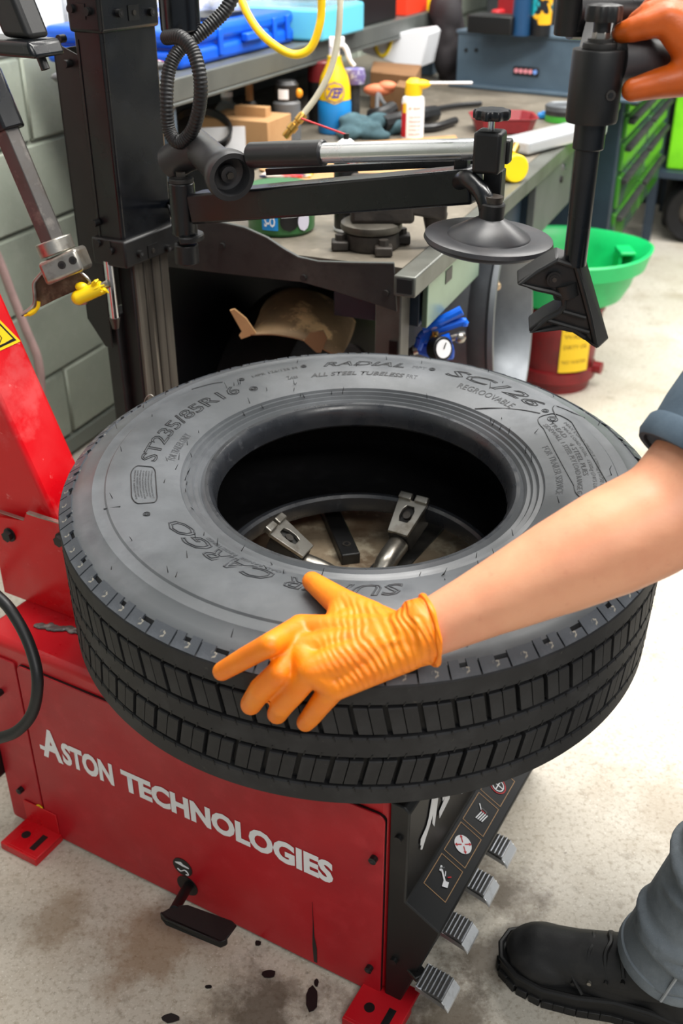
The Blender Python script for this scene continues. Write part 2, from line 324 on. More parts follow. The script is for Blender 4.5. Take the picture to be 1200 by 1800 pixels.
for k, z0 in enumerate(zrow):
    par = (k-5) % 2; zc = z0+.1016
    if k == 0: continue
    i0 = -6
    for i in range(-6, 14):
        s0 = sj+CW*i+(.5*CW if par else 0)
        inst('block', bmW if z0 > 1.0 else bmS, wall, frame4(W(s0+CW/2, -.011, zc), WS, WN, Z))
struct(B().wbox(-2.6, 7.2, -.012, .006, .015, .058).obj('baseboard_left', mk('grey_base_course', (120, 126, 118), .6)))
struct(B().wbox(7.2, 7.4, -.2, 6.5, 0, 3.2).obj('wall_back', mk('far_wall_paint', (176, 178, 176), .6, 0, [(3, (150, 152, 150), .45, .65, .6)])))
o = B().wbox(-.6, 1.5, .0, .014, .615, .632).obj('trim_1', mk('pale_strip', (202, 200, 188), .5)); struct(o)

# ------------------------------------------------------------------ tyre changer
tc_ = thing('tire_changer', 'red tyre changer cabinet with white lettering and four metal foot pedals', 'tire changer', M(.35, .28, 0))
body = B().mbox(0, .735, .003, .56, .012, .405).obj('cabinet_body', RED, tc_, .012, 3)
# side panel, proud of the body with a thin dark seam round it
def rrect(a0, a1, z0, z1, r, b):
    P = []
    for (ca, cz, t0) in ((a1-r, z1-r, 0), (a0+r, z1-r, 90), (a0+r, z0+r, 180), (a1-r, z0+r, 270)):
        for k in range(5): t = math.radians(t0+k*22.5); P.append(M(ca+r*math.cos(t), b, cz+r*math.sin(t)))
    return P
seam = B().prism(rrect(.0056, .6538, .0056, .3733, .0115, -.0002), MB_*.004).obj('panel_seam', BLK2, tc_)
side = B().prism(rrect(.0065, .653, .0065, .3725, .011, -.0022), MB_*.005).obj('side_panel', REDSIDE, tc_, .001)
B().prism(rrect(.658, .735, .005, .3725, .006, -.0012), MB_*.005).obj('side_panel_strip', REDSIDE, tc_, .001)
for (a, z) in ((.02, .291), (.023, .062), (.70, .085), (.70, .30)):
    bo = B().cyl(M(a, -.001, z), M(a, -.010, z), .0055, n=16).cyl(M(a, -.010, z), M(a, -.0105, z), .0058, .0045, n=16).obj('panel_bolt', BLKM, tc_)
    B().cyl(M(a, -.0101, z), M(a, -.0109, z), .0028, n=6).obj('hex_socket', DGREY, bo)
# lettering on the side
flat_text('side_lettering', 'A', WHT, tc_, M(.627, -.0026, .196), -MA, Z, width=.042, height=.064, offset=.04)
flat_text('side_lettering', 'STON', WHT, tc_, M(.584, -.0026, .199), -MA, Z, width=.105, height=.047, offset=.048)
flat_text('side_lettering', 'TECHNOLOGIES', WHT, tc_, M(.462, -.0026, .201), -MA, Z, width=.378, height=.044, offset=.048)
B().box(M(.626, -.0030, .214), (.012, .001, .008), (MA, MB_, Z)).obj('side_lettering', WHT, tc_)
# round sticker with an air-gun sign
st = B().cyl(M(.358, -.0022, .084), M(.358, -.0032, .084), .0185, n=36).obj('round_sticker', BLK2, tc_)
def dec(name, pts, mat, par, plane, thick): return B().prism([plane(*p) for p in pts], thick).obj(name, mat, par)
sp = lambda a, z: M(a, -.0033, z)
dec('sticker_sign', [(.372, .090), (.360, .095), (.356, .091), (.350, .0905), (.345, .089), (.345, .0875), (.356, .087), (.370, .0885)], WHT, st, sp, -MB_*.0005)
B().tube(spl([M(.368, -.0036, .077), M(.362, -.0036, .074), M(.354, -.0036, .080), M(.349, -.0036, .078), M(.347, -.0036, .073), M(.352, -.0036, .071)], 5), .0009, 6).obj('sticker_sign', WHT, st)
ys = B().cyl(M(.663, -.0022, .058), M(.663, -.0032, .058), .0085, n=28).obj('earth_sticker', YELL, tc_)
B().box(M(.663, -.0034, .0595), (.0012, .0006, .008), (MA, MB_, Z)).box(M(.663, -.0034, .055), (.007, .0006, .0012), (MA, MB_, Z)).obj('earth_sign', BLK2, ys)
# feet
for a0 in (.622, -.045):
    ft = B().mbox(a0, a0+.080, -.062, .03, .010, .016).mbox(a0, a0+.08, -.066, -.060, -.0, .016).mbox(a0, a0+.004, -.062, 0, 0, .014).mbox(a0+.076, a0+.08, -.062, 0, 0, .014).obj('foot', RED, tc_, .0015)
    B().cyl(M(a0+.053, -.032, .0155), M(a0+.053, -.032, .0165), .008, n=20).obj('bolt_hole', BLK2, ft)
    B().mbox(a0+.016, a0+.027, -.052, -.018, .0155, .0166).obj('slot_hole', BLK2, ft)
B().mbox(.736, .79, -.02, .03, .10, .16).obj('rubber_pad', BLK2, tc_, .006)
B().mbox(.625, .70, -.0045, -.002, .012, .062).obj('foot_bracket', RED, tc_, .001)
# black front cover, icon slope
sec = [(0, 0.004), (0, .402), (-.020, .402), (-.028, .394), (-.027, .228), (-.080, .197), (-.079, .190), (-.023, .004)]
cov = B().prism([M(a, .0, z) for a, z in sec], MB_*.56).obj('front_cover', BLKC, tc_, .0025, 2)
for z in (.345, .10):
    bo = B().cyl(M(-.014, .001, z), M(-.014, -.006, z), .0055, n=16).obj('cover_bolt', BLKM, cov)
nsl = (M(-.080, 0, .197)-M(-.027, 0, .228)).normalized()   # down the slope
upn = nsl.cross(MB_); upn = upn if upn.z > 0 else -upn
def S(t, b, h=.0006): return M(-.027, b, .228)+nsl*t+upn*h
ORL = mk('gold_line', (168, 132, 92), .5)
for k, (b0, b1) in enumerate(((.044, .105), (.112, .173), (.179, .241), (.247, .309))):
    t0, t1, e = .007, .047, .0011
    fr = B()
    for (x0, x1, y0, y1) in ((t0, t0+e, b0, b1), (t1-e, t1, b0, b1), (t0, t1, b0, b0+e), (t0, t1, b1-e, b1)):
        fr.add([S(x0, y0), S(x1, y0), S(x1, y1), S(x0, y1)], [(0, 1, 2, 3)])
    fo = fr.obj('icon_frame', ORL, cov, fix=False)
    bc = (b0+b1)/2; tcn = (t0+t1)/2
    def disc(r, h, mat, nm='icon', cx=0, cb=0): return B().add([S(tcn+cx+r*math.cos(i*PI/16), bc+cb+r*math.sin(i*PI/16), h) for i in range(32)], [tuple(range(32))]).obj(nm, mat, fo, fix=False)
    def quad(p, mat, h=.0014): return B().add([S(tcn+x, bc+y, h) for x, y in p], [tuple(range(len(p)))]).obj('icon', mat, fo, fix=False)
    def stroke(x0, y0, x1, y1, w, mat, h=.0014):
        d = V((x1-x0, y1-y0, 0)).normalized(); q = V((-d.y, d.x, 0))*w/2
        return quad([(x0+q.x, y0+q.y), (x1+q.x, y1+q.y), (x1-q.x, y1-q.y), (x0-q.x, y0-q.y)], mat, h)
    if k == 1:
        disc(.0145, .001, WHT)
        for sx in (-1, 1):
            for sy in (-1, 1):
                stroke(sx*.002, sy*.002, sx*.008, sy*.008, .002, REDP); quad([(sx*.0105, sy*.0105), (sx*.0095, sy*.0055), (sx*.0055, sy*.0095)], REDP, .0015)
    elif k == 0:
        quad([(.004, -.014), (.012, -.010), (.010, -.001), (.002, -.004)], WHT); stroke(.004, -.004, -.008, .008, .003, WHT); stroke(-.009, .004, -.011, .013, .003, WHT); stroke(-.012, .006, -.006, .014, .002, GREY); stroke(-.002, .010, .001, .003, .0014, WHT); stroke(.005, .004, .009, .009, .0018, REDP)
    elif k == 2:
        for j in range(4): stroke(-.004+j*.0035, -.013+j*.0006, -.001+j*.0035, .004+j*.0006, .0018, WHT)
        stroke(-.010, .014, -.003, .006, .0018, WHT); stroke(-.003, .006, .006, .006, .0014, REDP); stroke(-.003, .010, .006, .010, .0014, GREY); stroke(-.003, .006, -.003, .010, .0014, GREY); stroke(.006, .006, .006, .010, .0014, GREY)
    else:
        disc(.0145, .0009, REDP); disc(.0128, .001, BLK2); disc(.0108, .0011, WHT); disc(.0092, .0012, BLK2); stroke(-.009, 0, .009, 0, .0018, WHT); stroke(0, -.009, 0, .009, .0018, WHT)
def c7(x, y): return mpa(620+x/3.75, 1330+y/3.75, -.0295)
for poly in ([(525, 245), (565, 237), (535, 460), (523, 440), (526, 375), (505, 455), (480, 530), (455, 612), (445, 612), (452, 580), (444, 585), (447, 545), (485, 460), (500, 400)],
             [(590, 232), (640, 222), (635, 275), (570, 405), (568, 362), (606, 270), (590, 292)], [(724, 205), (736, 202), (726, 236), (714, 245)]):
    B().prism([c7(*p) for p in poly], -MA*.0006).obj('front_lettering', WHT, cov)
# pedals
for (u, v) in ((875, 1490), (843, 1555), (805, 1635), (770, 1735)):
    P = pz(u, v, .09); mloc = P-MO; a0 = mloc.dot(MA); b0 = mloc.dot(MB_); nn_ = 11
    pr = []
    for i in range(nn_):      # curved pad profile along -a
        t = i/(nn_-1); pr.append((a0+.026-.050*t, .098-.006*t*t-.012*max(0, t-.75)/.25))
    ov = B()
    vs = []
    for (a, z) in pr:
        for bb in (-.021, .021): vs += [M(a, b0+bb, z), M(a, b0+bb, z-.005)]
    fs = []
    for i in range(nn_-1):
        k = i*4; fs += [(k, k+4, k+6, k+2), (k+1, k+3, k+7, k+5), (k, k+1, k+5, k+4), (k+2, k+6, k+7, k+3)]
    fs += [(0, 2, 3, 1), (4*nn_-4, 4*nn_-3, 4*nn_-1, 4*nn_-2)]
    pd = ov.add(vs, fs).obj('pedal', DST, tc_, .001)
    rb = B()
    for i in range(7):
        t = .03+.125*i; a = a0+.026-.050*t; z = .098-.006*t*t-.012*max(0, t-.75)/.25
        rb.cyl(M(a, b0-.020, z+.0008), M(a, b0+.020, z+.0008), .0021, n=8)
    rb.obj('grip_ribs', ALU, pd)
    B().prism([M(pr[-3][0], b0-.0212, pr[-3][1]+.0012), M(pr[-1][0]-.001, b0-.0212, pr[-1][1]+.0012), M(pr[-1][0]-.001, b0-.0212, pr[-1][1]-.006), M(pr[-3][0], b0-.0212, pr[-3][1]-.003)], MB_*.0424).obj('pedal_nose', NOSE, pd, .001)
    for sb in (-.0212, .0200): B().prism([M(pr[0][0], b0+sb, pr[0][1]+.002), M(pr[-2][0], b0+sb, pr[-2][1]+.002), M(pr[-2][0], b0+sb, pr[-2][1]-.006), M(pr[0][0], b0+sb, pr[0][1]-.006)], MB_*.0012).obj('pedal_rim', ALU, pd)
    B().bar(M(a0+.025, b0, .094), M(-.012, max(b0, .026), .080), .022, .008).obj('pedal_lever', BLKM, pd, .002)
# inflation pedal on the red side
pc4 = [pz(u, v, .082) for u, v in ((306, 1591), (330, 1590), (408, 1618), (416, 1626), (397, 1652), (386, 1656), (290, 1616), (281, 1605))]
ip = B().prism(pc4, -Z*.004).obj('inflation_pedal', BLKM, tc_, .0015)
B().prism([pc4[4], pc4[5], pc4[6], pc4[7], pc4[7]-Z*.013, pc4[6]-Z*.014, pc4[5]-Z*.014, pc4[4]-Z*.013], (pc4[3]-pc4[4])*.14).obj('pedal_lip', BLKM, ip, .001)
B().cyl(M(.352, .004, .045), pz(306, 1600, .078), .0080, n=14).obj('pedal_rod', BLKM, ip)
B().cyl(M(.352, -.0024, .045), M(.352, -.0034, .045), .020, n=28).obj('rod_opening', BLK2, ip)
# black paint run and marks
B().prism([M(.1195, -.0024, .145), M(.1190, -.0024, .10), M(.1205, -.0024, .05), M(.1185, -.0024, .012), M(.113, -.0024, .012), M(.1130, -.0024, .045), M(.1170, -.0024, .07)], -MB_*.0006).obj('black_drip', BLK2, tc_)
# cabinet top details: bracket plates for the tower
bk = B().prism([M(.775, .104, .405), M(.60, .104, .405), M(.60, .104, .583), M(.692, .104, .580), M(.700, .104, .565), M(.775, .104, .553)], MB_*.007).obj('tower_bracket', REDS, tc_, .001)
B().prism([M(.775, .222, .405), M(.60, .222, .405), M(.60, .222, .583), M(.775, .222, .57)], MB_*.007).obj('tower_bracket', REDS, tc_, .001)
B().mbox(.601, .690, .1042, .1108, .5802, .5835).mbox(.70, .775, .1042, .1108, .5655, .5665).obj('bare_edge', STEEL, bk)
for (a, z) in ((.622, .555), (.735, .53)):
    bo = B().cyl(M(a, .104, z), M(a, .094, z), .0095, n=6).cyl(M(a, .104, z), M(a, .1015, z), .012, n=20).obj('bracket_bolt', BLKM, bk)
for P in ((.552, .115),):
    B().cyl(M(.445, .028, .4049), M(.445, .028, .4057), .005, n=18).obj('top_hole', BLK2, tc_)
ar = B().tube(spl([M(.560, .075, .4062), M(.545, .055, .4062), M(.525, .040, .4062), M(.497, .030, .4062)], 6), .0011, 6).obj('hand_drawn_arrow', BLK2, tc_)
B().prism([M(.566, .080, .4056), M(.551, .077, .4056), M(.562, .068, .4056)], Z*.0008).obj('arrow_head', BLK2, ar)
gp = B(); random.seed(3)
for i in range(26):
    t = i/25; p = M(.660-.115*t, .062+.030*t+random.uniform(-.006, .006), .407); gp.ell(p, (random.uniform(.004, .009), random.uniform(.004, .009), .003), n=8, m=5)
blob('dried_sealant', gp, mk('grey_sealant', (84, 80, 78), .35, 0, [(80, (150, 146, 140), .5, .66, .7)], [(120, .6, .003)]), tc_, .0022, 1)
# turntable
TCN = V((.034, 1.300, 0)); TZ = .500
B().cyl(TCN+Z*.40, TCN+Z*.47, .12, .14, n=32).obj('turntable_hub', STEELD, tc_)
tt = B().lathe([(0, .470), (.255, .470), (.262, .475), (.262, TZ-.004), (.258, TZ), (0, TZ)], TCN, n=64).obj('turntable', RUST, tc_)
def jaw(ang, r1):
    d = V((math.cos(ang), math.sin(ang), 0)); q = V((-d.y, d.x, 0)); p0 = TCN+Z*TZ
    j = B().bar(p0+d*.05, p0+d*.25, .052, .006).obj('jaw_slide', DST, tc_, .001)
    pts = [p0+d*(r1-.13)+Z*.002, p0+d*(r1-.105)+Z*.014, p0+d*(r1-.08)+Z*.022, p0+d*(r1-.055)+Z*.026]
    B().tube(spl(pts, 5), [.009+.008*min(1, i/6) for i in range(16)], 14).obj('jaw_arm', STEEL, j)
    # sloped clamp plate with slot
    u = (d*.9+Z*.52).normalized(); nup = q.cross(u); nup = nup if nup.z > 0 else -nup; c0 = p0+d*(r1-.058)+Z*.046
    def K(x, y, h=0): return c0+u*x+q*y+nup*h
    out = [(0, -.017), (.062, -.025), (.062, .025), (0, .017)]; hol = [(.022, -.007), (.030, -.010), (.044, -.010), (.052, -.006), (.052, .006), (.044, .010), (.030, .010), (.022, .007)]
    pl = B()
    for h in (0, .006): pl.add([K(x, y, h) for x, y in out+hol], [])
    top = [(0, 1, 7+0, 6+0, 5, 4), (1, 2, 9, 8, 7), (2, 3, 11, 10, 9), (3, 0, 4, 11)]
    top = [(0, 1, 7, 6, 5, 4), (1, 2, 8, 7), (2, 3, 11, 10, 9, 8), (3, 0, 4, 11)]
    pl.f += [tuple(i+12 for i in t) for t in top]+[tuple(reversed(t)) for t in top]
    pl.f += [(i, (i+1) % 4, 12+(i+1) % 4, 12+i) for i in range(4)]+[(4+i, 16+i, 16+(i+1) % 8, 4+(i+1) % 8) for i in range(8)]
    pl.obj('clamp_plate', STEEL, j, .0008)
    B().cyl(K(.036, 0, -.002), K(.036, 0, .004), .0065, n=16).obj('clamp_bolt', STEELD, j)
    for sy in (-.014, .014): B().box(K(.066, sy, .007), (.012, .022, .010), (u, q, nup)).obj('clamp_tooth', STEEL, j, .0015)
    B().prism([K(0, -.016, -.002), K(.06, -.022, -.002), K(.055, -.02, -.045), K(-.005, -.016, -.035)], q*.035).obj('clamp_block', DST, j, .002)
jaw(math.radians(60.5), .168); jaw(math.radians(154), .154); jaw(math.radians(244), .19); jaw(math.radians(330), .19)
d = V((-.225, .974, 0)).normalized(); p0 = TCN+Z*(TZ+.009)
rl = B().bar(p0+d*.085, p0+d*.255, .030, .020).obj('guide_rail', BLKM, tc_, .002)
B().cyl(p0+d*.115+Z*.009, p0+d*.115+Z*.0112, .007, n=18).obj('rail_screw', STEELD, rl)
B().cyl(p0+d*.115+Z*.0108, p0+d*.115+Z*.0118, .004, n=6).obj('screw_socket', BLK2, rl)

# ------------------------------------------------------------------ tyre
TO = V((.028, 1.2524, .7246)); TN = V((.00553, -.0613, 1)).normalized(); E1 = V((1, 0, 0)); E1 = (E1-TN*E1.dot(TN)).normalized(); E2 = TN.cross(E1)
def T(ang, r, h): t = math.radians(ang); return TO+E1*(r*math.cos(t))+E2*(r*math.sin(t))+TN*h
tire = thing('tire', 'large worn black truck tyre lying flat above the turntable', 'tire', TO-Z*.19)
SW = [(.2125, .0035), (.2180, -.0015), (.2215, .0035), (.2265, .0020), (.2290, .0065), (.2345, .0045), (.2370, .0095), (.2425, .0080), (.2445, .0118), (.250, .0128), (.27, .0185), (.30, .022), (.328, .0208), (.340, .0186), (.3425, .0162), (.352, .0145), (.358, .0152), (.364, .0115), (.374, .0085), (.382, .0055)]
def surf(r):
    for (r0, h0), (r1, h1) in zip(SW[:-1], SW[1:]):
        if r0 <= r <= r1: return h0+(h1-h0)*(r-r0)/(r1-r0)
    return SW[-1][1] if r > SW[-1][0] else SW[0][1]
NL = 160
B().lathe([(.387, .0022)]+SW[::-1], TO, TN, NL, e=E1, cap=False).obj('sidewall', RUBS, tire, ang=28)
B().lathe([(.2125, .0035), (.2075, .0030), (.2035, -.001), (.2005, -.008), (.1985, -.018), (.1975, -.027), (.2005, -.031), (.210, -.0335)], TO, TN, NL, e=E1, cap=False).obj('bead', RUBB, tire)
B().lathe([(.210, -.0335), (.225, -.022), (.26, -.004), (.30, .004), (.34, .0), (.37, -.012), (.385, -.03), (.385, -.16), (.37, -.178), (.34, -.188), (.30, -.193), (.26, -.186), (.225, -.170), (.210, -.158)], TO, TN, NL, e=E1, cap=False).obj('inner_liner', RUBI, tire)
lw = B().lathe([(.210, -.158), (.2025, -.157), (.1985, -.161), (.1985, -.178), (.2035, -.189), (.2125, -.194)], TO, TN, NL, e=E1, cap=False).obj('bead', RUBB, tire)
B().lathe([(.2125, -.1940)]+[(r, -.1900-h) for r, h in SW]+[(.396, -.186)], TO, TN, NL, e=E1, cap=False).obj('sidewall', RUBS, tire)
B().lathe([(.387, .0022), (.394, -.006), (.3945, -.010), (.3945, -.184), (.396, -.186)], TO, TN, NL, e=E1, cap=False).obj('groove_base', RUBI, tire)
for (h0, h1) in ((-.0050, -.0335), (-.0815, -.1125), (-.159, -.187)):
    B().lathe([(.3935, h0), (.4015, h0-.0005), (.4032, h0-.0025), (.4032, h1+.0018), (.4018, h1+.0004), (.3935, h1)], TO, TN, NL, e=E1, cap=False).obj('tread_rib', RUBT, tire)
def arcblock(r0, r1, h0, h1, parts, skew=0, ch=.0012, seg=2):
    bb = B()
    for (t0, t1) in parts:
        rows = []
        for i in range(seg+1):
            t = t0+(t1-t0)*i/seg
            rows.append([(t, r0, h0), (t, r1-ch, h0), (t, r1, h0-ch), (t, r1, h1+ch), (t, r1-ch, h1), (t, r0, h1)])
        vs = []
        for row in rows:
            for (t, r, h) in row:
                tt_ = math.radians(t+skew*(h-h0)/(h1-h0)); vs.append((r*math.cos(tt_), r*math.sin(tt_), h))
        n = 6; fs = [(i*n+k, i*n+k+1, (i+1)*n+k+1, (i+1)*n+k) for i in range(seg) for k in range(n-1)]+[tuple(range(n)), tuple(seg*n+k for k in range(n-1, -1, -1))]
        bb.add(vs, fs)
    return bb
NB = 68; st_ = 360/NB
m1 = arcblock(.392, .4034, -.0375, -.0765, [(-st_/2+.42, -.09), (.09, st_/2-.42)], skew=1.0).mesh('tread_block'); m1.materials.append(RUBT)
m2 = arcblock(.392, .4034, -.1175, -.1545, [(-st_/2+.42, -.09), (.09, st_/2-.42)], skew=-1.0).mesh('tread_block'); m2.materials.append(RUBT)
tm = frame4(TO, E1, E2, TN)
for i in range(NB):
    inst('tread_block', m1, tire, tm @ Matrix.Rotation(math.radians(i*st_), 4, 'Z'))
    inst('tread_block', m2, tire, tm @ Matrix.Rotation(math.radians((i+.5)*st_), 4, 'Z'))
sp_b = B()
for i in range(NB*2):
    for (h0, h1) in ((-.0812, -.0875), (-.1128, -.1065), (-.1588, -.1650), (-.0338, -.0290)):
        t = i*st_/2+(.6 if h0 < -.1 else 0); sk_ = .25
        sp_b.add([T(t, .4025, h0), T(t+.22, .4025, h0), T(t+.22+sk_, .4025, h1), T(t+sk_, .4025, h1), T(t, .40365, h0), T(t+.22, .40365, h0), T(t+.22+sk_, .40365, h1), T(t+sk_, .40365, h1)], [(0, 3, 2, 1), (4, 5, 6, 7), (0, 1, 5, 4), (1, 2, 6, 5), (2, 3, 7, 6), (3, 0, 4, 7)])
sp_o = sp_b.obj('rib_sipes', RUBI, tire); sp_o['kind'] = 'stuff'
NS = 72; ss = 360/NS; lugs = []
for kind in range(3):
    w = ss/2-.16; bb = B()
    def lug(t0, t1, q0, q1, up):
        rr = [(.3845+.0170*q, .0048-.0110*q) for q in (q0, q1)]; vs = []
        for t in (t0, t1):
            for (r, h) in rr:
                for dz in (-.006, up):
                    R_ = r+dz*.55; H_ = h+dz*.83; vs.append((R_*math.cos(math.radians(t)), R_*math.sin(math.radians(t)), H_))
        bb.add(vs, [(0, 1, 3, 2), (4, 6, 7, 5), (1, 5, 7, 3), (0, 2, 6, 4), (0, 4, 5, 1), (2, 3, 7, 6)])
    lug(-w, w, .45, 1, .0014)
    if kind == 0: lug(-w, -.7, 0, .45, .0013); lug(.6, w, 0, .45, .0013)
    elif kind == 1: lug(-w, .2, .1, .45, .0013)
    else: lug(-w, w, .05, .45, .0013)
    me = bb.mesh('shoulder_lug'); me.materials.append(RUBL); lugs.append(me)
for i in range(NS): inst('shoulder_lug', lugs[(i*7) % 3], tire, tm @ Matrix.Rotation(math.radians(i*ss), 4, 'Z'))
def arc_text(txt, r0, a0, a1, h, mat, outline=0, offset=0, shear=0, lift=.0006, name='sidewall_lettering'):
    me = text_raw(txt, 1, 0, offset, outline/h*.72 if outline else 0, shear=shear, res=2)
    xs = [v.co.x for v in me.vertices]; ys_ = [v.co.y for v in me.vertices]; x0, x1, y0, y1 = min(xs), max(xs), min(ys_), max(ys_)
    for v in me.vertices:
        x = (v.co.x-x0)/(x1-x0); r = r0+h*(v.co.y-y0)/(y1-y0); z = v.co.z*h; v.co = T(a0+(a1-a0)*x, r, surf(r)+lift+z)
    return mesh_obj(name, me, mat, tire)
arc_text('ST235/85R16', .2785, 178.5, 130, .0225, INK, .0006)
arc_text('14PR 126/125 M', .3065, 122.5, 108.5, .0075, INK)
arc_text('RADIAL', .3030, 100.8, 76.5, .0165, INK, .0005, shear=.35)
arc_text('MPT', .3080, 74.2, 70.2, .0085, INKG)
arc_text('ALL STEEL TUBELESS', .2750, 106, 75.5, .0105, INK, 0, .02, shear=.3)
arc_text('FRT', .2760, 74.8, 71.3, .0095, INKG)
arc_text('Zoas', .2790, 113.5, 110, .009, INK)
arc_text('SC126', .3020, 64, 32.5, .0270, INK, .0007, shear=.3)
arc_text('REGROOVABLE', .2765, 57.5, 37, .0135, INK)
arc_text('SUPER CARGO', .2555, -80.5, -150.5, .0280, INKG, .0009, shear=.3)
arc_text('E4', .2750, 126.6, 125.0, .006, INK)
for (ang, r, q) in ((125.8, .2775, .0062), (126.0, .3105, .0042), (106.4, .3115, .0042), (68.4, .3120, .0045), (29.6, .312, .005), (24.8, .306, .0075), (-155.5, .298, .0042)):
    o = B()
    for rad in (q, q*.55): o.tube([TO+(T(ang, r, surf(r)+.0008)-TO)+E1*(rad*math.cos(i*PI/10))+E2*(rad*math.sin(i*PI/10)) for i in range(21)], .0005, 5)
    o.obj('moulded_ring', INK, tire)
def arc_frame(a0, a1, r0, r1, c=3.0, rc=.008):
    pts = []
    for (ca, cr, t0) in ((a1, r1, 0), (a0, r1, 90), (a0, r0, 180), (a1, r0, 270)):
        sa = 1 if t0 in (90, 180) else -1; sr = -1 if t0 in (0, 90) else 1
        for k in range(7):
            t = math.radians(t0+15*k); q = (ca+sa*c-c*sa*abs(math.cos(t)) if True else 0, cr+sr*rc-sr*rc*abs(math.sin(t)))
            pts.append(T(q[0], q[1], surf(q[1])+.0008))
    # dense sampling between corners keeps it on the curved wall
    pts.append(pts[0]); out = []
    for p, q in zip(pts[:-1], pts[1:]):
        for k in range(4): out.append(p.lerp(q, k/4))
    out.append(pts[-1])
    out2 = []
    for p in out:
        dd = p-TO; r = math.hypot(dd.dot(E1), dd.dot(E2)); an = math.degrees(math.atan2(dd.dot(E2), dd.dot(E1))); out2.append(T(an, r, surf(r)+.0008))
    B().tube(out2, .0007, 5).obj('moulded_frame', INK, tire)
arc_frame(-178.5, -160.5, .2760, .3080, 4)
arc_frame(-16, 27.5, .2805, .3270, 6, .014)
for i in range(7): arc_text('LOAD RANGE MAXIMUM SINGLE PRESSURE'[i*3:i*3+20], .2800+i*.0036, 183.5+.3*(i % 2), 197.3-.5*(i % 3), .0022, INK)
arc_text('SIDEWALL 1 STEEL PLY LOAD RANGE G', .2845, 23.5, -14, .0070, INK)
arc_text('TREAD    4 STEEL PLIES', .2940, 23.5, -5, .0070, INK)
arc_text('MAX LOAD DUAL  1550kg (3415 LBS)', .3035, 20, -12, .0070, INK)
arc_text('MAX LOAD SINGLE 1700kg (3750 LBS)', .3130, 22, -12, .0070, INK)
arc_text('FOR TRAILER SERVICE', .2580, 13, -14, .0090, INKG)
arc_text('FOR TRAILER ONLY', .2560, 176, 160, .0100, INKG)
arc_text('LOAD RANGE  REGISTERED', .2480, -112, -140, .0055, INKG)
# concentric raised line and little moulding hairs
random.seed(12); hb = B()
for i in range(90):
    an = random.uniform(0, 360); r = random.choice((.236, .252, .30, .332, .372, .238, .265)); p = T(an, r, surf(r)); l = random.uniform(.004, .011); tl = (E1*random.uniform(-.6, .6)+E2*random.uniform(-.6, .6)+TN).normalized()
    hb.tube([p-tl*.001, p+tl*l*.5, p+tl*l], [.0006, .0005, .0002], 5)
ho = hb.obj('moulding_hairs', BLK2, tire); ho['kind'] = 'stuff'
for pts in ([(25.5, .315), (30, .328), (31, .345), (24, .360)], [(29, .30), (34, .285), (41, .262), (46, .246)], [(139, .340), (134, .330), (131, .322)], [(-161, .325), (-162.5, .345)]):
    B().tube(spl([T(a_, r_, surf(r_)+.0006) for a_, r_ in pts], 6), .0008, 5).obj('sidewall_scratch', INK, tire)

# ------------------------------------------------------------------ tilt tower with mount head
def FA(z): return .677+.4*(z-.64)
tw = thing('tilt_tower', 'scuffed red tilting tower with hex shaft and steel mounting head at left edge', 'tilt tower', M(.66, .166, .42))
TD = (MA*.4+Z).normalized(); TF = (-MA+Z*.4).normalized()
beam = B().prism([M(FA(.47), .121, .47), M(FA(1.95), .121, 1.95), M(FA(1.95)+.12, .121, 1.90), M(FA(.47)+.12, .121, .425)], MB_*.088).obj('tower_beam', REDS, tw, .008, 3)
def onb(u, v, h=.0008): return pp(u, v, M(FA(.64), 0, .64)+TF*h, TF)
tri = [(-42, 520), (36, 600), (-38, 634)]
sk = B().prism([onb(*p) for p in tri], TF*.0006).obj('warning_sticker', YELL, tw, .0)
ctr = (-14.7, 584.7)
def shr(p, k): return (ctr[0]+(p[0]-ctr[0])*k, ctr[1]+(p[1]-ctr[1])*k)
B().prism([onb(*shr(p, .86), .0016) for p in tri], TF*.0002).obj('sticker_border', BLK2, sk)
B().prism([onb(*shr(p, .74), .002) for p in tri], TF*.0002).obj('sticker_field', YELL, sk)
B().tube([onb(-6, 612, .0026), onb(22, 596, .0026)], .0008, 5).tube([onb(-2, 606, .0026), onb(3, 594, .0026), onb(-3, 586, .0026), onb(-12, 590, .0026)], .0008, 5).obj('sticker_sign', BLK2, sk)
B().cyl(M(.70, .112, .50), M(.70, .221, .50), .014, n=20).obj('pivot_pin', STEELD, tw)
PH = mpb(97, 432, .30)
B().cyl(PH-TD*.005, PH+TD*.85, .0205, n=6).obj('hex_shaft', mk('hex_shaft_steel', (92, 89, 87), .38, .6, [(12, (78, 66, 56), .5, .68, .6, 8), (40, (140, 134, 128), .55, .7, .6, 8)], [(200, .1, .0005)]), tw, .001)
cl = B().cyl(PH+TD*.175, PH+TD*.262, .031, n=6).obj('shaft_clamp', BLK, tw, .003)
B().cyl(PH+TD*.262, PH+TD*.40, .028, n=6).obj('shaft_sleeve', BLK, tw, .003)
# arm end and lock plate above
q0 = mpb(48, 66, .22); ua = TD
B().box(q0+ua*.16, (.050, .040, .32), (MA, MB_, ua)).obj('lock_arm', BLKM, tw, .008, 3)
B().box(q0+MA*.038-ua*.012, (.135, .060, .022), (MA, MB_, ua)).obj('lock_plate', BLK, tw, .006, 3)
B().cyl(q0-ua*.012-MA*.010, q0-ua*.040-MA*.010, .006, n=12).obj('lock_screw', BLKM, tw)
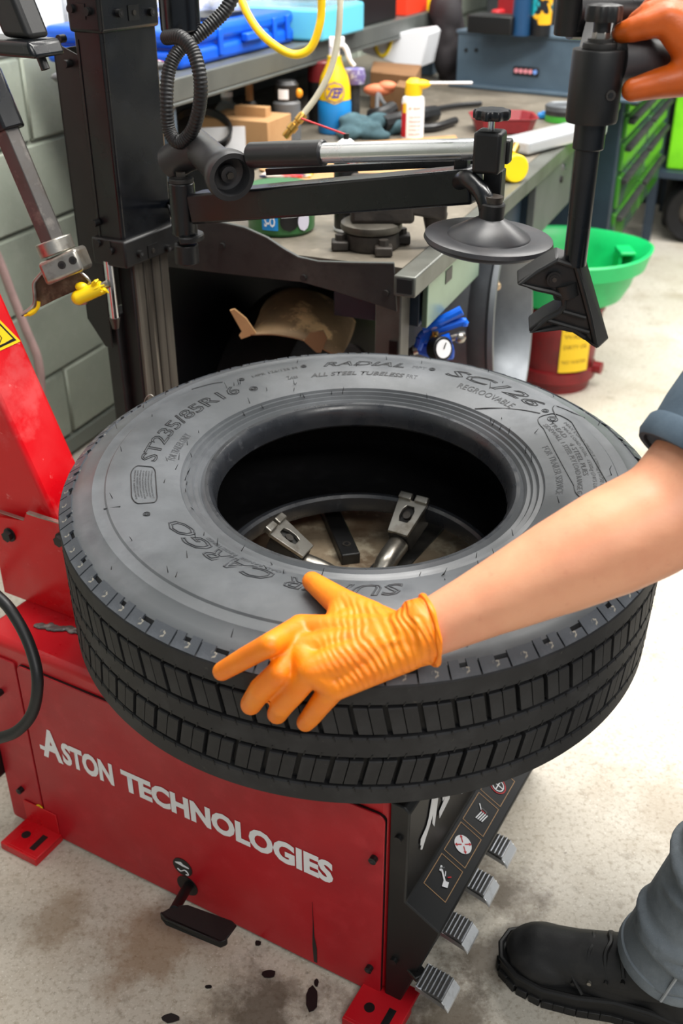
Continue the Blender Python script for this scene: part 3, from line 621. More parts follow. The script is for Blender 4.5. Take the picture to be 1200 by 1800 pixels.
# mounting head
ring = B().cyl(PH-TD*.012, PH+TD*.010, .0285, n=32).obj('head_ring', STEEL, tw, .002)
hx = (px(140, 440, PH.y)-px(70, 470, PH.y)).normalized(); hy = TD; hz = hx.cross(hy)
hb2 = B().box(PH-TD*.032+hx*.004, (.066, .056, .036), (hx, -hz, hy)).obj('head_clamp', STEEL, tw, .006, 3)
for k in (0, 1):
    c = PH-TD*.030+hx*(.010+.021*k)+hz*.028; c = PH-TD*.030+hx*(.008+.019*k)
    s = 1 if (hz.y < 0) else -1
    B().cyl(c+hz*(s*.024), c+hz*(s*.0292), .0062, n=18).obj('set_screw', DST, hb2)
    B().cyl(c+hz*(s*.0290), c+hz*(s*.0298), .0036, n=6).obj('screw_socket', BLK2, hb2)
def hp(x, y, dy=0): return px(x/5, 360+y/5, PH.y-.012+dy)
plate = [(400, 560), (330, 650), (300, 700), (312, 860), (350, 905), (500, 830), (660, 760), (785, 690), (772, 650), (690, 575), (620, 535)]
B().prism([hp(*p) for p in plate], V((0, .010, 0))).obj('mount_head_plate', RUSTH, tw, .002)
B().tube(spl([hp(400, 565, -.003), hp(330, 645, -.004), hp(298, 700, -.005), hp(306, 800, -.006), hp(300, 875, -.008), hp(250, 930, -.012), hp(185, 968, -.016)], 5), [.0030]*22+[.0035]*6+[.0030]*3, 10).obj('head_lip', STEEL, tw)
B().tube(spl([hp(340, 850, -.010), hp(330, 905, -.012), hp(280, 950, -.014), hp(215, 976, -.016)], 5), [.003]*8+[.0038]*5+[.002]*3, 8).obj('yellow_insert', YEL, tw)
B().tube(spl([hp(690, 575, -.002), hp(772, 650, -.004), hp(785, 690, -.004), hp(720, 735, -.003)], 5), .0022, 8).obj('head_lip', STEEL, tw)
sh = B().cyl(hp(655, 830, -.014), hp(960, 690, -.014), .0062, n=14).obj('head_finger', STEEL, tw)
B().tube(spl([hp(655, 800, -.012), hp(650, 835, -.014), hp(690, 862, -.016), hp(760, 850, -.016)], 5), .0042, 8).obj('head_lip', STEEL, tw)
yb = B().cyl(hp(690, 815, -.016), hp(900, 725, -.016), .0115, .0105, n=12).ell(hp(690, 815, -.016), .0115)
yb.ell(hp(715, 720, -.012), (.010, .008, .007))
for (x0, y0, x1, y1) in ((820, 700, 865, 655), (900, 740, 955, 775), (780, 770, 915, 705), (860, 775, 930, 760)): yb.tube([hp(x0, y0, -.02), hp((x0+x1)/2, (y0+y1)/2-5, -.024), hp(x1, y1, -.022)], [.004, .003, .0012], 6)
yb.obj('yellow_insert', YEL, tw)

# ------------------------------------------------------------------ helper tower (black) with swing arm
CA, CB = .754, .468
cb1 = (mpa(303, 393, CA)-MO).dot(MB_); ca1 = (mpb(128, 60, CB)-MO).dot(MA); ca2 = (mpb(92, 87, CB)-MO).dot(MA)
zs = mpb(178, 60, CB).z if False else (mpa(178, 60, CA)).z
zb1 = mpa(213, 424, CA).z; zb0 = mpa(213, 474, CA).z
ht = thing('helper_tower', 'tall black square helper tower with swing arm standing beside block wall', 'helper tower', M(CA+.05, CB+.06, 0))
B().mbox(CA, ca1, CB, cb1, zb0+.01, 2.25).obj('column', BLK, ht, .006, 3)
sl = B().mbox(CA-.005, ca1+.004, CB-.005, cb1+.004, zs, 2.25).obj('column_sleeve', BLK, ht, .006, 3)
zt = mpb(92, 87, CB).z; zl = mpb(150, 560, CB).z; zl2 = mpb(190, 602, CB).z
cm = (ca1+ca2)/2
B().prism([M(ca2, CB+.002, zt+.012), M(ca1-.004, CB+.002, zt-.006), M(ca1-.004, CB+.002, zl2-.01), M(ca1+.012, CB+.002, zl2-.01), M(ca2, CB+.002, zl)], MB_*.003).obj('channel_cover', BLKM, ht, .0006)
B().mbox(ca2-.003, ca2, CB+.002, cb1-.02, zl, zt).obj('channel_back', BLKM, ht)
B().mbox(ca1-.010, ca1-.006, CB-.0016, CB, zb1, zs-.01).obj('column_groove', BLK2, ht)
bp_ = B().mbox(CA-.009, ca1+.006, CB-.009, cb1+.02, zb0, zb1).obj('guide_bracket', BLKM, ht, .004)
for (u, v, f) in ((108, 68, 'b'), (168, 392+0, 'b'), (118, 112, 'b'), (127, 15, 'b'), (155, 20, 'b'), (174, 427, 'b'), (196, 441, 'b')):
    p = mpb(u, v, CB-.009 if v > 300 else CB-.005); B().cyl(p+MB_*.006, p-MB_*.007, .0062, n=16).obj('socket_bolt', BLKM, ht)
for (u, v) in ((207, 23), (263, 21), (244, 446), (293, 436)):
    p = mpa(u, v, CA-.009 if v > 300 else CA-.005); bo = B().cyl(p+MA*.006, p-MA*.007, .0062, n=16).obj('socket_bolt', BLKM, ht); B().cyl(p-MA*.0068, p-MA*.0076, .0032, n=6).obj('hex_socket', DGREY, bo)
for (u, v, w_) in ((234, 22, .014), (268, 440, .014)):
    p = mpa(u, v, CA-.009 if v > 300 else CA-.005); B().box(p-MA*.0004, (.002, .026, .022), (MA, MB_, Z)).obj('adjuster_window', BLK2, ht); B().cyl(p+MA*.001, p-MA*.003, .004, n=10).obj('adjuster_screw', STEELD, ht)
for (u, v) in ((140, 20), (186, 434)):
    p = mpb(u, v, CB-.009 if v > 300 else CB-.005); B().box(p-MB_*.0004, (.022, .002, .022), (MA, MB_, Z)).obj('adjuster_window', BLK2, ht)
RAIL = mk('guide_rail_steel', (92, 88, 82), .4, .6, [(30, (52, 48, 44), .45, .62, .9, 6, (1, 1, .04)), (70, (140, 134, 124), .6, .7, .7, 5, (1, 1, .03))])
rb0 = (mpa(236, 480, CA+.012)-MO).dot(MB_); rb1 = (mpa(297, 480, CA+.012)-MO).dot(MB_)
B().mbox(CA+.016, ca1-.01, rb0-.002, rb1+.002, 0, zb0+.02).obj('inner_mast', BLKM, ht, .003)
for k in range(4): B().mbox(CA+.011, CA+.018, rb0+(rb1-rb0)*(k/4)+.001, rb0+(rb1-rb0)*((k+1)/4)-.001, .02, zb0+.01).obj('guide_rail', RAIL, ht, .001)
B().mbox(ca1-.012, ca1+.018, CB+.012, CB+.06, 0, zl2+.05).obj('rear_mast', BLKM, ht, .003)
B().mbox(CA-.06, ca1+.09, CB-.05, cb1+.07, 0, .02).obj('base_plate', BLKM, ht, .003)
p = mpb(190, 458, CB-.002); q = mpb(202, 558, CB-.002)
cy = B().cyl(V((p.x, p.y, p.z)), V((p.x, p.y, q.z)), .0085, n=16).obj('gas_rod', CHROME, ht); B().cyl(V((p.x, p.y, q.z)), V((p.x, p.y, q.z-.02)), .010, .006, n=16).obj('rod_end', STEELD, cy)
pc = px(318, 55, 1.70); k = mpp(pc)
B().cyl(pc, pc+Z*.6, 35*k, n=40).obj('air_cylinder', BLK, ht, .003)
B().bar(V((pc.x, pc.y+.03, pc.z+.07)), M(CA+.04, cb1, pc.z+.07), .05, .03).obj('cylinder_bracket', BLKM, ht)
# pivot
PY = 1.66
p0 = px(329, 462, PY); p1 = V((p0.x, p0.y, px(327, 320, PY).z)); k = mpp(p1)
B().cyl(p0, V((p0.x, p0.y, px(329, 428, PY).z)), 22*k, n=28).obj('pivot_socket', BLKM, ht, .002)
pv = B().cyl(V((p0.x, p0.y, px(329, 412, PY).z)), p1, 23*k, n=28).obj('pivot_post', BLK, ht, .002)
B().cyl(p1, p1+Z*(7*k), 22*k, n=28).cyl(p1+Z*(7*k), p1+Z*(9*k), 12*k, n=20).obj('pivot_washer', DST, pv, .001)
B().cyl(p1+Z*(9*k), p1+Z*(18*k), 9*k, n=6).obj('pivot_bolt', STEELD, pv)
zf = px(329, 421, PY).z
B().prism([V((p0.x+.030*math.cos(t), p0.y+.030*math.sin(t), zf)) for t in [math.radians(x) for x in range(-100, 81, 15)]]+[M(CA+.03, cb1+.018, zf), M(CA-.006, cb1+.005, zf), M(CA-.008, cb1-.02, zf)], Z*.010).obj('pivot_flange', BLKM, ht, .002)
# swing arm
A0 = px(346, 364, PY); A1 = px(838, 323, 1.40); k0, k1 = mpp(A0), mpp(A1)
arm = B().bar(A0, A1, .045, 51*k0).obj('swing_arm', BLK, ht, .004, 3)
u_ = (A1-A0).normalized(); back = V((-u_.y, u_.x, 0)).normalized()
B().bar(px(450, 308, 1.64)+back*.03, px(828, 291, 1.43)+back*.03, .012, .010).obj('link_bar', BLK, arm, .001)
L0 = px(441, 273, 1.56); L1 = px(570, 269, 1.50); L2 = px(850, 262, 1.37)
B().lathe([(0, -.002), (19*mpp(L0), -.002), (22*mpp(L0), .001), (22*mpp(L0), (L1-L0).length-.002), (19*mpp(L0), (L1-L0).length)], L0, (L1-L0), 28).obj('lever_grip', mk('grip_rubber', (26, 26, 28), .35, 0, [(60, (60, 60, 62), .6, .72, .5)]), arm)
B().cyl(L1, L2, 17.5*mpp(L1), n=28).obj('chrome_lever', CHROME, arm)
bc_ = px(860, 266, 1.365); kb = mpp(bc_)
hdir = V((.93, -.37, 0)).normalized(); hq = V((.37, .93, 0))
B().box(bc_, (50*kb, 48*kb, 72*kb), (hdir, hq, Z)).obj('lever_block', BLKM, arm, .005, 3)
B().box(px(886, 265, 1.385), (.018, .02, .03), (hdir, hq, Z)).obj('block_ear', BLKM, arm, .003)
tp = bc_+Z*(34*kb)
B().cyl(tp, tp+Z*(22*kb), .0042, n=14).obj('knob_screw', CHROME, arm)
lobed(B(), tp+Z*(20*kb), Z, 31*kb, 17*kb, 9, .07).obj('lobed_knob', BLK, arm)
B().box(bc_-Z*(62*kb)+hq*.012+hdir*.006, (.024, .024, 60*kb), (hdir, hq, Z)).obj('block_post', BLKM, arm, .002)
B().box(px(812, 290, 1.41), (.018, .018, .03), (hdir, hq, Z)).obj('link_post', BLKM, arm, .002)
DC = px(858, 422, 1.335); kd = mpp(DC)
B().tube(spl([A1-u_*.03, px(818, 314, 1.372), px(838, 328, 1.352), px(852, 350, 1.338), px(857, 372, 1.335), px(857, 392, 1.335)], 6), .0112, 16).obj('bent_rod', BLK, arm)
dn = (Z+V((.05, -.03, 0))).normalized()
dk = B().lathe([(0, -.006), (100*kd, -.008), (110*kd, -.004), (114*kd, 0), (112*kd, .005), (105*kd, .007), (73*kd, .006), (71*kd, .0085), (34*kd, .024), (24*kd, .028), (20*kd, .030), (0, .030)], DC, dn, 72).obj('press_disc', mk('disc_plastic', (52, 52, 55), .38, 0, [(30, (70, 66, 66), .5, .7, .6, 8)], [(300, .1, .0006)]), arm)
B().lathe([(0, .024), (22*kd, .024), (22*kd, .046), (20*kd, .048), (0, .048)], DC, dn, 32).obj('disc_hub', BLKM, arm)
B().cyl(DC+dn*.047, DC+dn*.056, .012, n=24).obj('hub_bush', STEELD, arm)
# roller on a stub pipe
r0 = px(302, 285, 1.70); r1 = px(352, 262, 1.66); r2 = px(408, 312, 1.545)
RL = mk('roller_plastic', (40, 40, 42), .42, 0, [(30, (58, 57, 56), .5, .7, .6, 8)])
rp = B().tube(spl([r0, px(325, 272, 1.68), r1], 5), .027, 20).obj('roller_pipe', RL, ht)
dr = (r2-r1).normalized(); kr = mpp(r2)*1.12; ln = (r2-r1).length
B().lathe([(0, -.02), (27*kr, -.02), (28*kr, ln*.45), (31*kr, ln*.72), (38*kr, ln*.82), (40*kr, ln*.90), (40*kr, ln*.96), (38*kr, ln), (30*kr, ln), (28*kr, ln-.004), (27*kr, ln-.020), (13*kr, ln-.024), (13*kr, ln-.012), (0, ln-.010)], r1, dr, 44).obj('roller', RL, rp)
B().cyl(r1+dr*(ln-.012), r1+dr*(ln-.006), 6*kr, n=6).obj('roller_bolt', STEELD, rp)
# corrugated hose
hpt = spl([px(292, 66, 1.66), px(318, 66, 1.63), px(340, 92, 1.62), px(352, 140, 1.61), px(350, 190, 1.62), px(336, 232, 1.64), px(314, 250, 1.65), px(297, 228, 1.66), px(293, 180, 1.66), px(296, 128, 1.67), px(312, 92, 1.68), px(340, 68, 1.69), px(372, 42, 1.70), px(402, 8, 1.71), px(425, -60, 1.72), px(430, -160, 1.73)], 30)
B().tube(hpt, [(.0106 if (i % 4) < 2 else .0095) for i in range(len(hpt))], 14).obj('corrugated_hose', HOSE, ht, ang=60)

# ------------------------------------------------------------------ bead press tool (right)
bt = thing('bead_press_tool', 'black vertical press tool with hooked foot held by gloved hand above tyre', 'press tool', px(1045, 600, 1.2))
YT = 1.2; ax0 = px(1047, 140, YT); kt = mpp(ax0)
def tz(v): return px(1040, v, YT).z
def TX(v): return V((px(1010, 458, YT).x+(ax0.x-px(1010, 458, YT).x)*((tz(v)-tz(458))/(tz(140)-tz(458))), YT, tz(v)))
up = (TX(80)-TX(450)).normalized(); CH_ = (TX(86)-TX(214)).length
B().lathe([(0, 0), (44*kt, 0), (46*kt, .003), (46*kt, CH_-.0015), (45*kt, CH_), (0, CH_)], TX(214), up, 44).obj('collar', BLKM, bt)
ct = TX(214)+up*CH_
B().lathe([(0, 0), (29*kt, 0), (30*kt, .002), (29*kt, .006), (22*kt, .007), (22*kt, .010), (0, .010)], ct, up, 40).obj('collar_flange', DST, bt)
B().cyl(ct+up*.009, ct+up*.017, 16*kt, n=6).obj('lock_nut', STEEL, bt, .001)
B().cyl(ct+up*.016, ct+up*.028, 15*kt, n=20).obj('knob_stem', BLKM, bt)
lobed(B(), ct+up*.026, up, 30*kt, .017, 7, .09).obj('lobed_knob', BLKM, bt)
s_ = ax0+V((.011, -46*kt*.93, -.012)); B().cyl(s_+V((-.001, .006, 0)), s_+V((.0005, -.0015, 0)), .0055, n=18).obj('set_screw', STEELD, bt); B().cyl(s_+V((.0003, -.0012, 0)), s_+V((.0005, -.0022, 0)), .0032, n=6).obj('screw_socket', BLK2, bt)
B().cyl(TX(262), TX(210), 28*kt, n=36).obj('sleeve', BLK, bt, .0015)
B().cyl(TX(465), TX(255), 22*kt, n=32).obj('shaft', BLK, bt)
fx = V((.93, .36, 0)).normalized()
def F8(x, y, dy=0): return px(860+x/3.53, 360+y/3.53, YT-.008+dy)
outer = [(418, 332), (545, 375), (600, 560), (640, 700), (672, 898), (640, 880), (585, 838), (520, 790), (440, 775), (360, 785), (262, 800), (243, 785), (248, 768), (330, 705), (420, 657), (447, 625), (448, 595), (430, 572), (385, 556), (290, 535), (175, 500), (172, 482), (290, 405)]
ft_ = B().prism([F8(*p) for p in outer], V((.004, .034, .004))).obj('hook_foot', BLKM, bt, .002)
B().prism([F8(418, 332), F8(545, 375), F8(672, 898), F8(740, 835, .028), F8(600, 342, .028)], V((.001, .010, 0))).obj('foot_spine', BLKM, bt, .003)
def border(pts, w=.0034, name='foot_ridge'): B().tube([F8(*p, -.001) for p in pts+pts[:1]], w, 8).obj(name, BLKM, ft_)
border([(418, 345), (535, 385), (585, 560), (622, 700), (655, 860), (590, 820), (520, 775), (440, 760), (360, 770), (265, 787), (345, 715), (432, 668), (462, 630), (462, 590), (437, 560), (385, 540), (290, 520), (195, 488), (295, 415)])
B().tube([F8(455, 660, -.001), F8(595, 700, -.001)], .003, 8).tube([F8(360, 715, -.001), F8(615, 790, -.001)], .0032, 8).obj('foot_ridge', BLKM, ft_)
bs = F8(398, 458, -.002); B().cyl(bs+V((0, .01, 0)), bs-V((0, .004, 0)), .0088, n=22).cyl(bs-V((0, .003, 0)), bs-V((0, .005, 0)), .006, n=22).obj('foot_bolt', BLKM, ft_); B().cyl(bs-V((0, .005, 0)), bs-V((0, .0058, 0)), .003, n=6).obj('bolt_socket', STEELD, ft_)
B().cyl(F8(465, 480, .01), F8(480, 560, .01), .016, n=20).obj('foot_boss', BLKM, ft_)
# handle stub under the hand and the carrying arm
h0 = px(1085, 104, YT+.01); h1 = px(1215, 112, YT+.05)
B().tube(spl([h0, px(1120, 104, YT+.015), px(1160, 112, YT+.03), h1], 5), [.026]*6+[.024]*6+[.022]*4, 20).obj('handle', mk('handle_rubber', (58, 56, 58), .5, 0, [(20, (84, 82, 82), .5, .7, .6, 8)]), bt)
g0 = px(1005, 62, YT+.10)
B().lathe([(0, 0), (.020, 0), (.021, .002), (.021, .35), (0, .35)], g0, Z, 28).obj('arm_post', BLK, bt)
B().cyl(px(1005, 22, YT+.10), px(1420, 40, YT+.16), .028, n=28).obj('carrying_arm', BLK, bt)
B().bar(TX(120)+V((0, .03, 0)), px(1060, 30, YT+.10), .03, .03).obj('arm_link', BLKM, bt)
# hoses by the machine
o = B().tube(spl([M(.84, .10, .30), M(.83, .04, .40), px(-60, 1010, 1.26), px(0, 1052, 1.22), px(30, 1090, 1.20), px(54, 1140, 1.175), px(66, 1195, 1.15), px(58, 1250, 1.14), px(30, 1285, 1.14), px(-10, 1300, 1.15), px(-50, 1312, 1.17), M(.80, -.04, .10), M(.84, .02, .02), M(.90, .12, .012)], 8), .0085, 14).obj('air_hose', HOSE); tag(o, 'black rubber air hose looping over left end of red cabinet', 'hose')
o = B().tube(spl([px(-40, 380, 2.50), px(-4, 452, 2.50), px(22, 520, 2.5), px(48, 585, 2.5), px(66, 630, 2.5), px(72, 680, 2.5), px(70, 760, 2.5)], 8), .011, 12).obj('wall_hose', PINK); tag(o, 'faded pink hose hanging against green block wall behind red tower', 'hose')
o = B().tube(spl([px(252, 715, 1.55), px(256, 700, 1.55), px(265, 694, 1.55), px(275, 704, 1.55)], 6), .0008, 6).obj('loose_wire', STEEL); tag(o, 'thin bent wire loop sticking up behind the tyre', 'wire')

# ------------------------------------------------------------------ workbench
bench = thing('workbench', 'long grey steel workbench with dirty top and riser shelf along block wall', 'workbench', W(2.6, .7, 0))
BE = 3.72
B().wbox(1.70, BE, .60, 1.185, .815, BZ-.0015).wbox(2.50, BE, .04, .60, .815, BZ-.0015).obj('bench_top', BTOP, bench, .0)
B().wbox(1.655, BE, 1.185, 1.225, .812, BZ-.0012).obj('front_edge', BTOPG, bench, .003)
B().wbox(1.652, 1.656, 1.192, 1.219, .819, BZ-.006).obj('edge_tube_opening', BLK2, bench)
B().wbox(1.757, 2.10, 1.205, 1.216, .722, .812).obj('apron_panel', mk('apron_reflected_green', (126, 150, 128), .3, .3, [(6, (104, 124, 106), .45, .66, .7)]), bench, .002)  # pale green is a reflection painted into the apron colour
sl_ = B().wbox(1.86, 1.90, 1.216, 1.2172, .775, .800).obj('apron_slot', BLK2, bench)
B().wbox(1.757, 2.10, 1.03, 1.20, .722, .81).obj('drawer_box', BLUEGD, bench, .002)
B().wbox(2.12, 2.60, 1.12, 1.18, .70, .81).obj('recess_panel', BLUEGD, bench, .002)
B().wbox(2.60, 3.05, 1.195, 1.214, .66, .812).obj('leg_gusset', GREYS, bench, .002)
for (u, v) in ((990, 293), (985, 315)): p = wpn(u, v, 1.214); B().cyl(p, p+WN*.006, .009, n=14).obj('gusset_bolt', CHROME if v < 300 else DST, bench)
SE = 1.672
ep = [(286, 395), (352, 386), (395, 392), (430, 400), (470, 418), (500, 438), (525, 452), (560, 460), (620, 462), (692, 463), (697, 548), (650, 532), (590, 513), (530, 496), (420, 484), (286, 468)]
epl = B().prism([wps(u, v, SE) for u, v in ep], WS*.004).obj('end_plate', mk('dirty_black_plate', (50, 48, 46), .6, 0, [(7, (82, 78, 72), .46, .68, .7, 9), (30, (34, 32, 30), .5, .7, .6)], [(150, .2, .001)]), bench, .0008)
B().tube([wps(u, v, SE+.002) for u, v in ep[1:10]], .0028, 6).obj('plate_lip', GREYS, epl)
for (u, v) in ((391, 432), (534, 488), (678, 515)): p = wps(u, v, SE); B().cyl(p-WS*.005, p+WS*.002, .006, n=10).obj('plate_bolt', DST, epl)
LEGM = mk('dirty_leg_steel', (96, 94, 88), .5, .3, [(14, (70, 66, 60), .45, .66, .7, 8)])
for (s, n) in ((1.70, 1.135), (1.70, .62), (3.05, .95), (3.05, .10)):
    B().wbox(s, s+.05, n, n+.05, 0, .815).obj('bench_leg', LEGM, bench, .003)
for k in range(4): B().wbox(1.697, 1.70, 1.165, 1.18, .70-.045*k-.012, .70-.045*k+.012).obj('leg_slot', BLK2, bench)
B().wbox(2.55, 3.0, .1, .95, .08, .80).obj('under_cabinet', mk('under_bench_dark', (30, 33, 38), .6), bench, .003)
B().wbox(1.76, 2.60, .60, .62, .02, .81).obj('shade_panel', MATS['under_bench_dark'], bench)  # added dark panel, stands for the shade under the bench
# riser shelf
shelf = thing('riser_shelf', 'grey steel riser shelf standing at the back of the workbench', 'shelf', W(3.0, .25, BZ))
B().prism([W(2.04, .47, 1.045), W(2.52, .02, 1.045), W(4.0, .02, 1.045), W(4.0, .47, 1.045)], Z*.022).obj('shelf_board', GREYS, shelf)
sl2 = B().wbox(2.04, 4.0, .47, .50, 1.018, 1.068).obj('shelf_lip', GREYS, shelf, .004, 3)
B().wbox(2.04, 4.0, .49, .502, 1.010, 1.018).obj('shelf_fold', GREYS, sl2, .002)
B().wbox(2.55, 4.0, .045, .060, BZ, 1.045).obj('shelf_back', mk('shelf_back_grey', (72, 76, 73), .6, 0, [(6, (60, 64, 61), .45, .66, .7)]), shelf)
B().wbox(3.95, 4.0, .36, .50, BZ, 1.04).obj('shelf_post', BLUEG, shelf, .004)
B().wbox(2.10, 2.14, .45, .49, BZ, 1.04).obj('shelf_post', BLUEG, shelf, .004)
B().wbox(BE, 4.6, .04, .66, .815, BZ-.0015).obj('bench_extension', BTOP, bench, .002)

# ------------------------------------------------------------------ small things on the bench
def lat(name, label, cat, u, v, parts, z=BZ, group=None, ax=Z, sc=1, yaw=0, n=32):
    base = pz(u, v, z); k = mpp(base)*sc; th = thing(name, label, cat, base, group)
    for (pn, mat, prof) in parts: B().lathe([(r*k, h*k) for r, h in prof], base, ax, n).obj(pn, mat, th)
    return th, base, k
def can_text(par, base, r, h, txt, width, height, mat, offset=0, ang=0, ax=Z, shear=0):
    me = text_raw(txt, 1, 0, offset, shear=shear, res=2); xs = [p.co.x for p in me.vertices]; ys = [p.co.y for p in me.vertices]
    a0 = math.atan2(-base.y, -base.x)+ang
    for p in me.vertices:
        x = ((p.co.x-min(xs))/(max(xs)-min(xs))-.5)*width; y = (p.co.y-min(ys))/(max(ys)-min(ys))*height; t = a0+x/r
        p.co = V(base)+V((math.cos(t)*(r+.0008), math.sin(t)*(r+.0008), h+y))
    return mesh_obj('label_lettering', me, mat, par)
def can_patch(par, base, r, h0, h1, a0, a1, mat, name='label_patch', lift=.0004, oval=False):
    c = math.atan2(-base.y, -base.x); bb = B(); vs = []; n = 14; rows = 10
    for j in range(rows+1):
        for i in range(n+1):
            y = j/rows; x = i/n
            if oval: w = math.sqrt(max(0, 1-(2*y-1)**2)); x = .5+(x-.5)*w
            t = c+math.radians(a0+(a1-a0)*x); vs.append(V(base)+V((math.cos(t)*(r+lift), math.sin(t)*(r+lift), h0+(h1-h0)*y)))
    bb.add(vs, [(j*(n+1)+i, j*(n+1)+i+1, (j+1)*(n+1)+i+1, (j+1)*(n+1)+i) for j in range(rows) for i in range(n)])
    return bb.obj(name, mat, par)
# spray cleaner bottle
th, b0, k = lat('spray_bottle', 'yellow and blue cleaner spray bottle with white trigger on bench', 'spray bottle', 588, 232,
    [('bottle_base', BLUEL, [(0, 0), (27, 0), (29, 3), (29, 48), (27, 56), (0, 56)]), ('bottle_shoulder', YELL, [(0, 55), (28, 55), (27, 75), (23, 92), (15, 108), (12, 118), (12, 124), (0, 124)]), ('bottle_neck', PAPER, [(0, 123), (9, 123), (9, 138), (0, 138)])])
can_patch(th, b0, 27.5*k, 50*k, 88*k, -38, 38, YELL, oval=True, lift=.003); can_patch(th, b0, 27.5*k, 52*k, 86*k, -34, 34, PURP, oval=True, lift=.0034); can_patch(th, b0, 27.5*k, 54*k, 84*k, -31, 31, YELL, oval=True, lift=.0038)
can_text(th, b0, 27.5*k+.0036, 60*k, 'ZEP', 28*k, 17*k, PURP, .04, shear=.2)
nk = b0+Z*(138*k)
trg = B().box(nk+V((4*k, 0, 7*k)), (26*k, 16*k, 16*k)).obj('spray_head', PAPER, th, .003)
B().tube(spl([nk+V((10*k, 0, 6*k)), nk+V((20*k, -.002, -4*k)), nk+V((26*k, -.004, -20*k)), nk+V((34*k, -.004, -30*k))], 4), [4.5*k]*8+[3.5*k]*5, 8).obj('trigger', PAPER, trg)
th2, b2, k2 = lat('air_duster_can', 'white spray can with yellow nozzle cap and red band on bench', 'spray can', 724, 243,
    [('can_body', PAPER, [(0, 0), (18, 0), (19.5, 2), (19.5, 62), (18, 68), (10, 73), (0, 73)]), ('cap', YELL, [(0, 71), (14, 71), (15, 76), (14, 92), (8, 98), (0, 98)])])
B().ell(b2+Z*(89*k2)+V((11*k2, -.004, 0)), (18*k2, 10*k2, 8*k2)).obj('cap_spout', YELL, th2); B().cyl(b2+Z*(91*k2)+V((26*k2, -.003, 0)), b2+Z*(91*k2)+V((100*k2, .0, 0)), 2.2*k2, n=8).obj('straw', PAPER, th2)
can_patch(th2, b2, 19.5*k2, 4*k2, 58*k2, -78, -35, REDP); can_patch(th2, b2, 19.5*k2, 44*k2, 60*k2, -60, -35, YELL, lift=.0007)
for j in range(5): can_text(th2, b2, 19.5*k2, (8+j*7)*k2, ('DANGER EXTREMELY', 'FLAMMABLE LIQUID', 'CONTENTS UNDER', 'PRESSURE READ', 'CAUTIONS')[j], 22*k2, 3.6*k2, ORED, ang=.25)
can_text(th2, b2, 19.5*k2, 50*k2, 'air duster', 22*k2, 6*k2, BRASS, ang=.2)
# slim aerosol behind the swing arm
th3, b3, k3 = lat('aerosol_can', 'black aerosol can with white top and thin red straw behind swing arm', 'spray can', 608, 404,
    [('can_body', BLK2, [(0, 0), (20, 0), (21, 2), (21, 130), (19, 136), (0, 136)]), ('can_rim', PAPER, [(19, 1), (21.6, 1), (21.6, 5), (19, 5)]), ('dome', PAPER, [(0, 135), (20, 135), (17, 146), (8, 153), (0, 153)]), ('nozzle', BLK2, [(0, 152), (5, 152), (5, 162), (0, 162)])])
nz = b3+Z*(160*k3); B().cyl(nz, nz+V((-.083, -.02, .032)), 1.6*k3, n=8).obj('straw', REDP, th3)
can_patch(th3, b3, 21*k3, 108*k3, 124*k3, 5, 62, REDP, oval=True); can_text(th3, b3, 21*k3, 112*k3, 'V8', 12*k3, 7*k3, PAPER, .03, ang=.55); can_text(th3, b3, 21*k3, 24*k3, 'MAX', 16*k3, 5*k3, GREY, ang=.2); can_text(th3, b3, 21*k3, 15*k3, 'GRIP', 16*k3, 5*k3, GREY, ang=.2)
# green tub of hand cleaner
th4, b4, k4 = lat('green_tub', 'green tub with blue label patch under the swing arm', 'tub', 495, 402, [('tub_body', GRNC, [(0, 0), (54, 0), (58, 5), (60, 66), (0, 66)]), ('tub_lid', GRNC, [(0, 66), (62, 66), (62, 74), (0, 76)])])
can_patch(th4, b4, 59*k4, 12*k4, 46*k4, -34, -6, BLUEL); can_text(th4, b4, 59.4*k4, 18*k4, 'S-O', 20*k4, 18*k4, PAPER, .03, ang=-.35); can_patch(th4, b4, 59*k4, 10*k4, 46*k4, -3, 30, BLK2, oval=True); can_patch(th4, b4, 59.3*k4, 34*k4, 44*k4, 0, 26, PAPER, lift=.0008); can_text(th4, b4, 59.8*k4, 35*k4, 'GOJO', 22*k4, 8*k4, ORED, .02, ang=.24)
can_patch(th4, b4, 59.3*k4, 8*k4, 42*k4, 28, 52, mk('pale_lilac', (202, 198, 212), .5), oval=True, lift=.0008)
# vise
vb = pz(652, 432, BZ); kv = mpp(vb)
vise = thing('bench_vise', 'heavy dark iron bench vise on the near bench corner', 'vise', vb)
VM = mk('vise_iron', (46, 42, 39), .55, .3, [(14, (74, 68, 62), .46, .66, .7, 8)], [(150, .3, .0015)])
B().lathe([(0, 0), (48*kv, 0), (50*kv, 4*kv), (48*kv, 26*kv), (42*kv, 30*kv), (0, 30*kv)], vb, n=40).obj('swivel_base', VM, vise)
B().lathe([(0, 30*kv), (52*kv, 30*kv), (54*kv, 34*kv), (53*kv, 42*kv), (46*kv, 46*kv), (0, 46*kv)], vb, n=40).obj('swivel_ring', mk('vise_worn', (92, 88, 80), .45, .5, [(14, (60, 56, 50), .46, .66, .7, 8)]), vise)
for an in (200, 290, 20, 110): q = vb+V((58*kv*math.cos(math.radians(an)), 58*kv*math.sin(math.radians(an)), 0)); lg = B().box(q+Z*(8*kv), (30*kv, 30*kv, 16*kv)).obj('base_lug', VM, vise, .003); B().cyl(q+Z*(14*kv), q+Z*(26*kv), 9*kv, n=6).obj('lug_bolt', VM, lg)
B().box(vb+V((18*kv, 0, 82*kv)), (110*kv, 60*kv, 75*kv)).obj('vise_body', VM, vise, .008, 3)
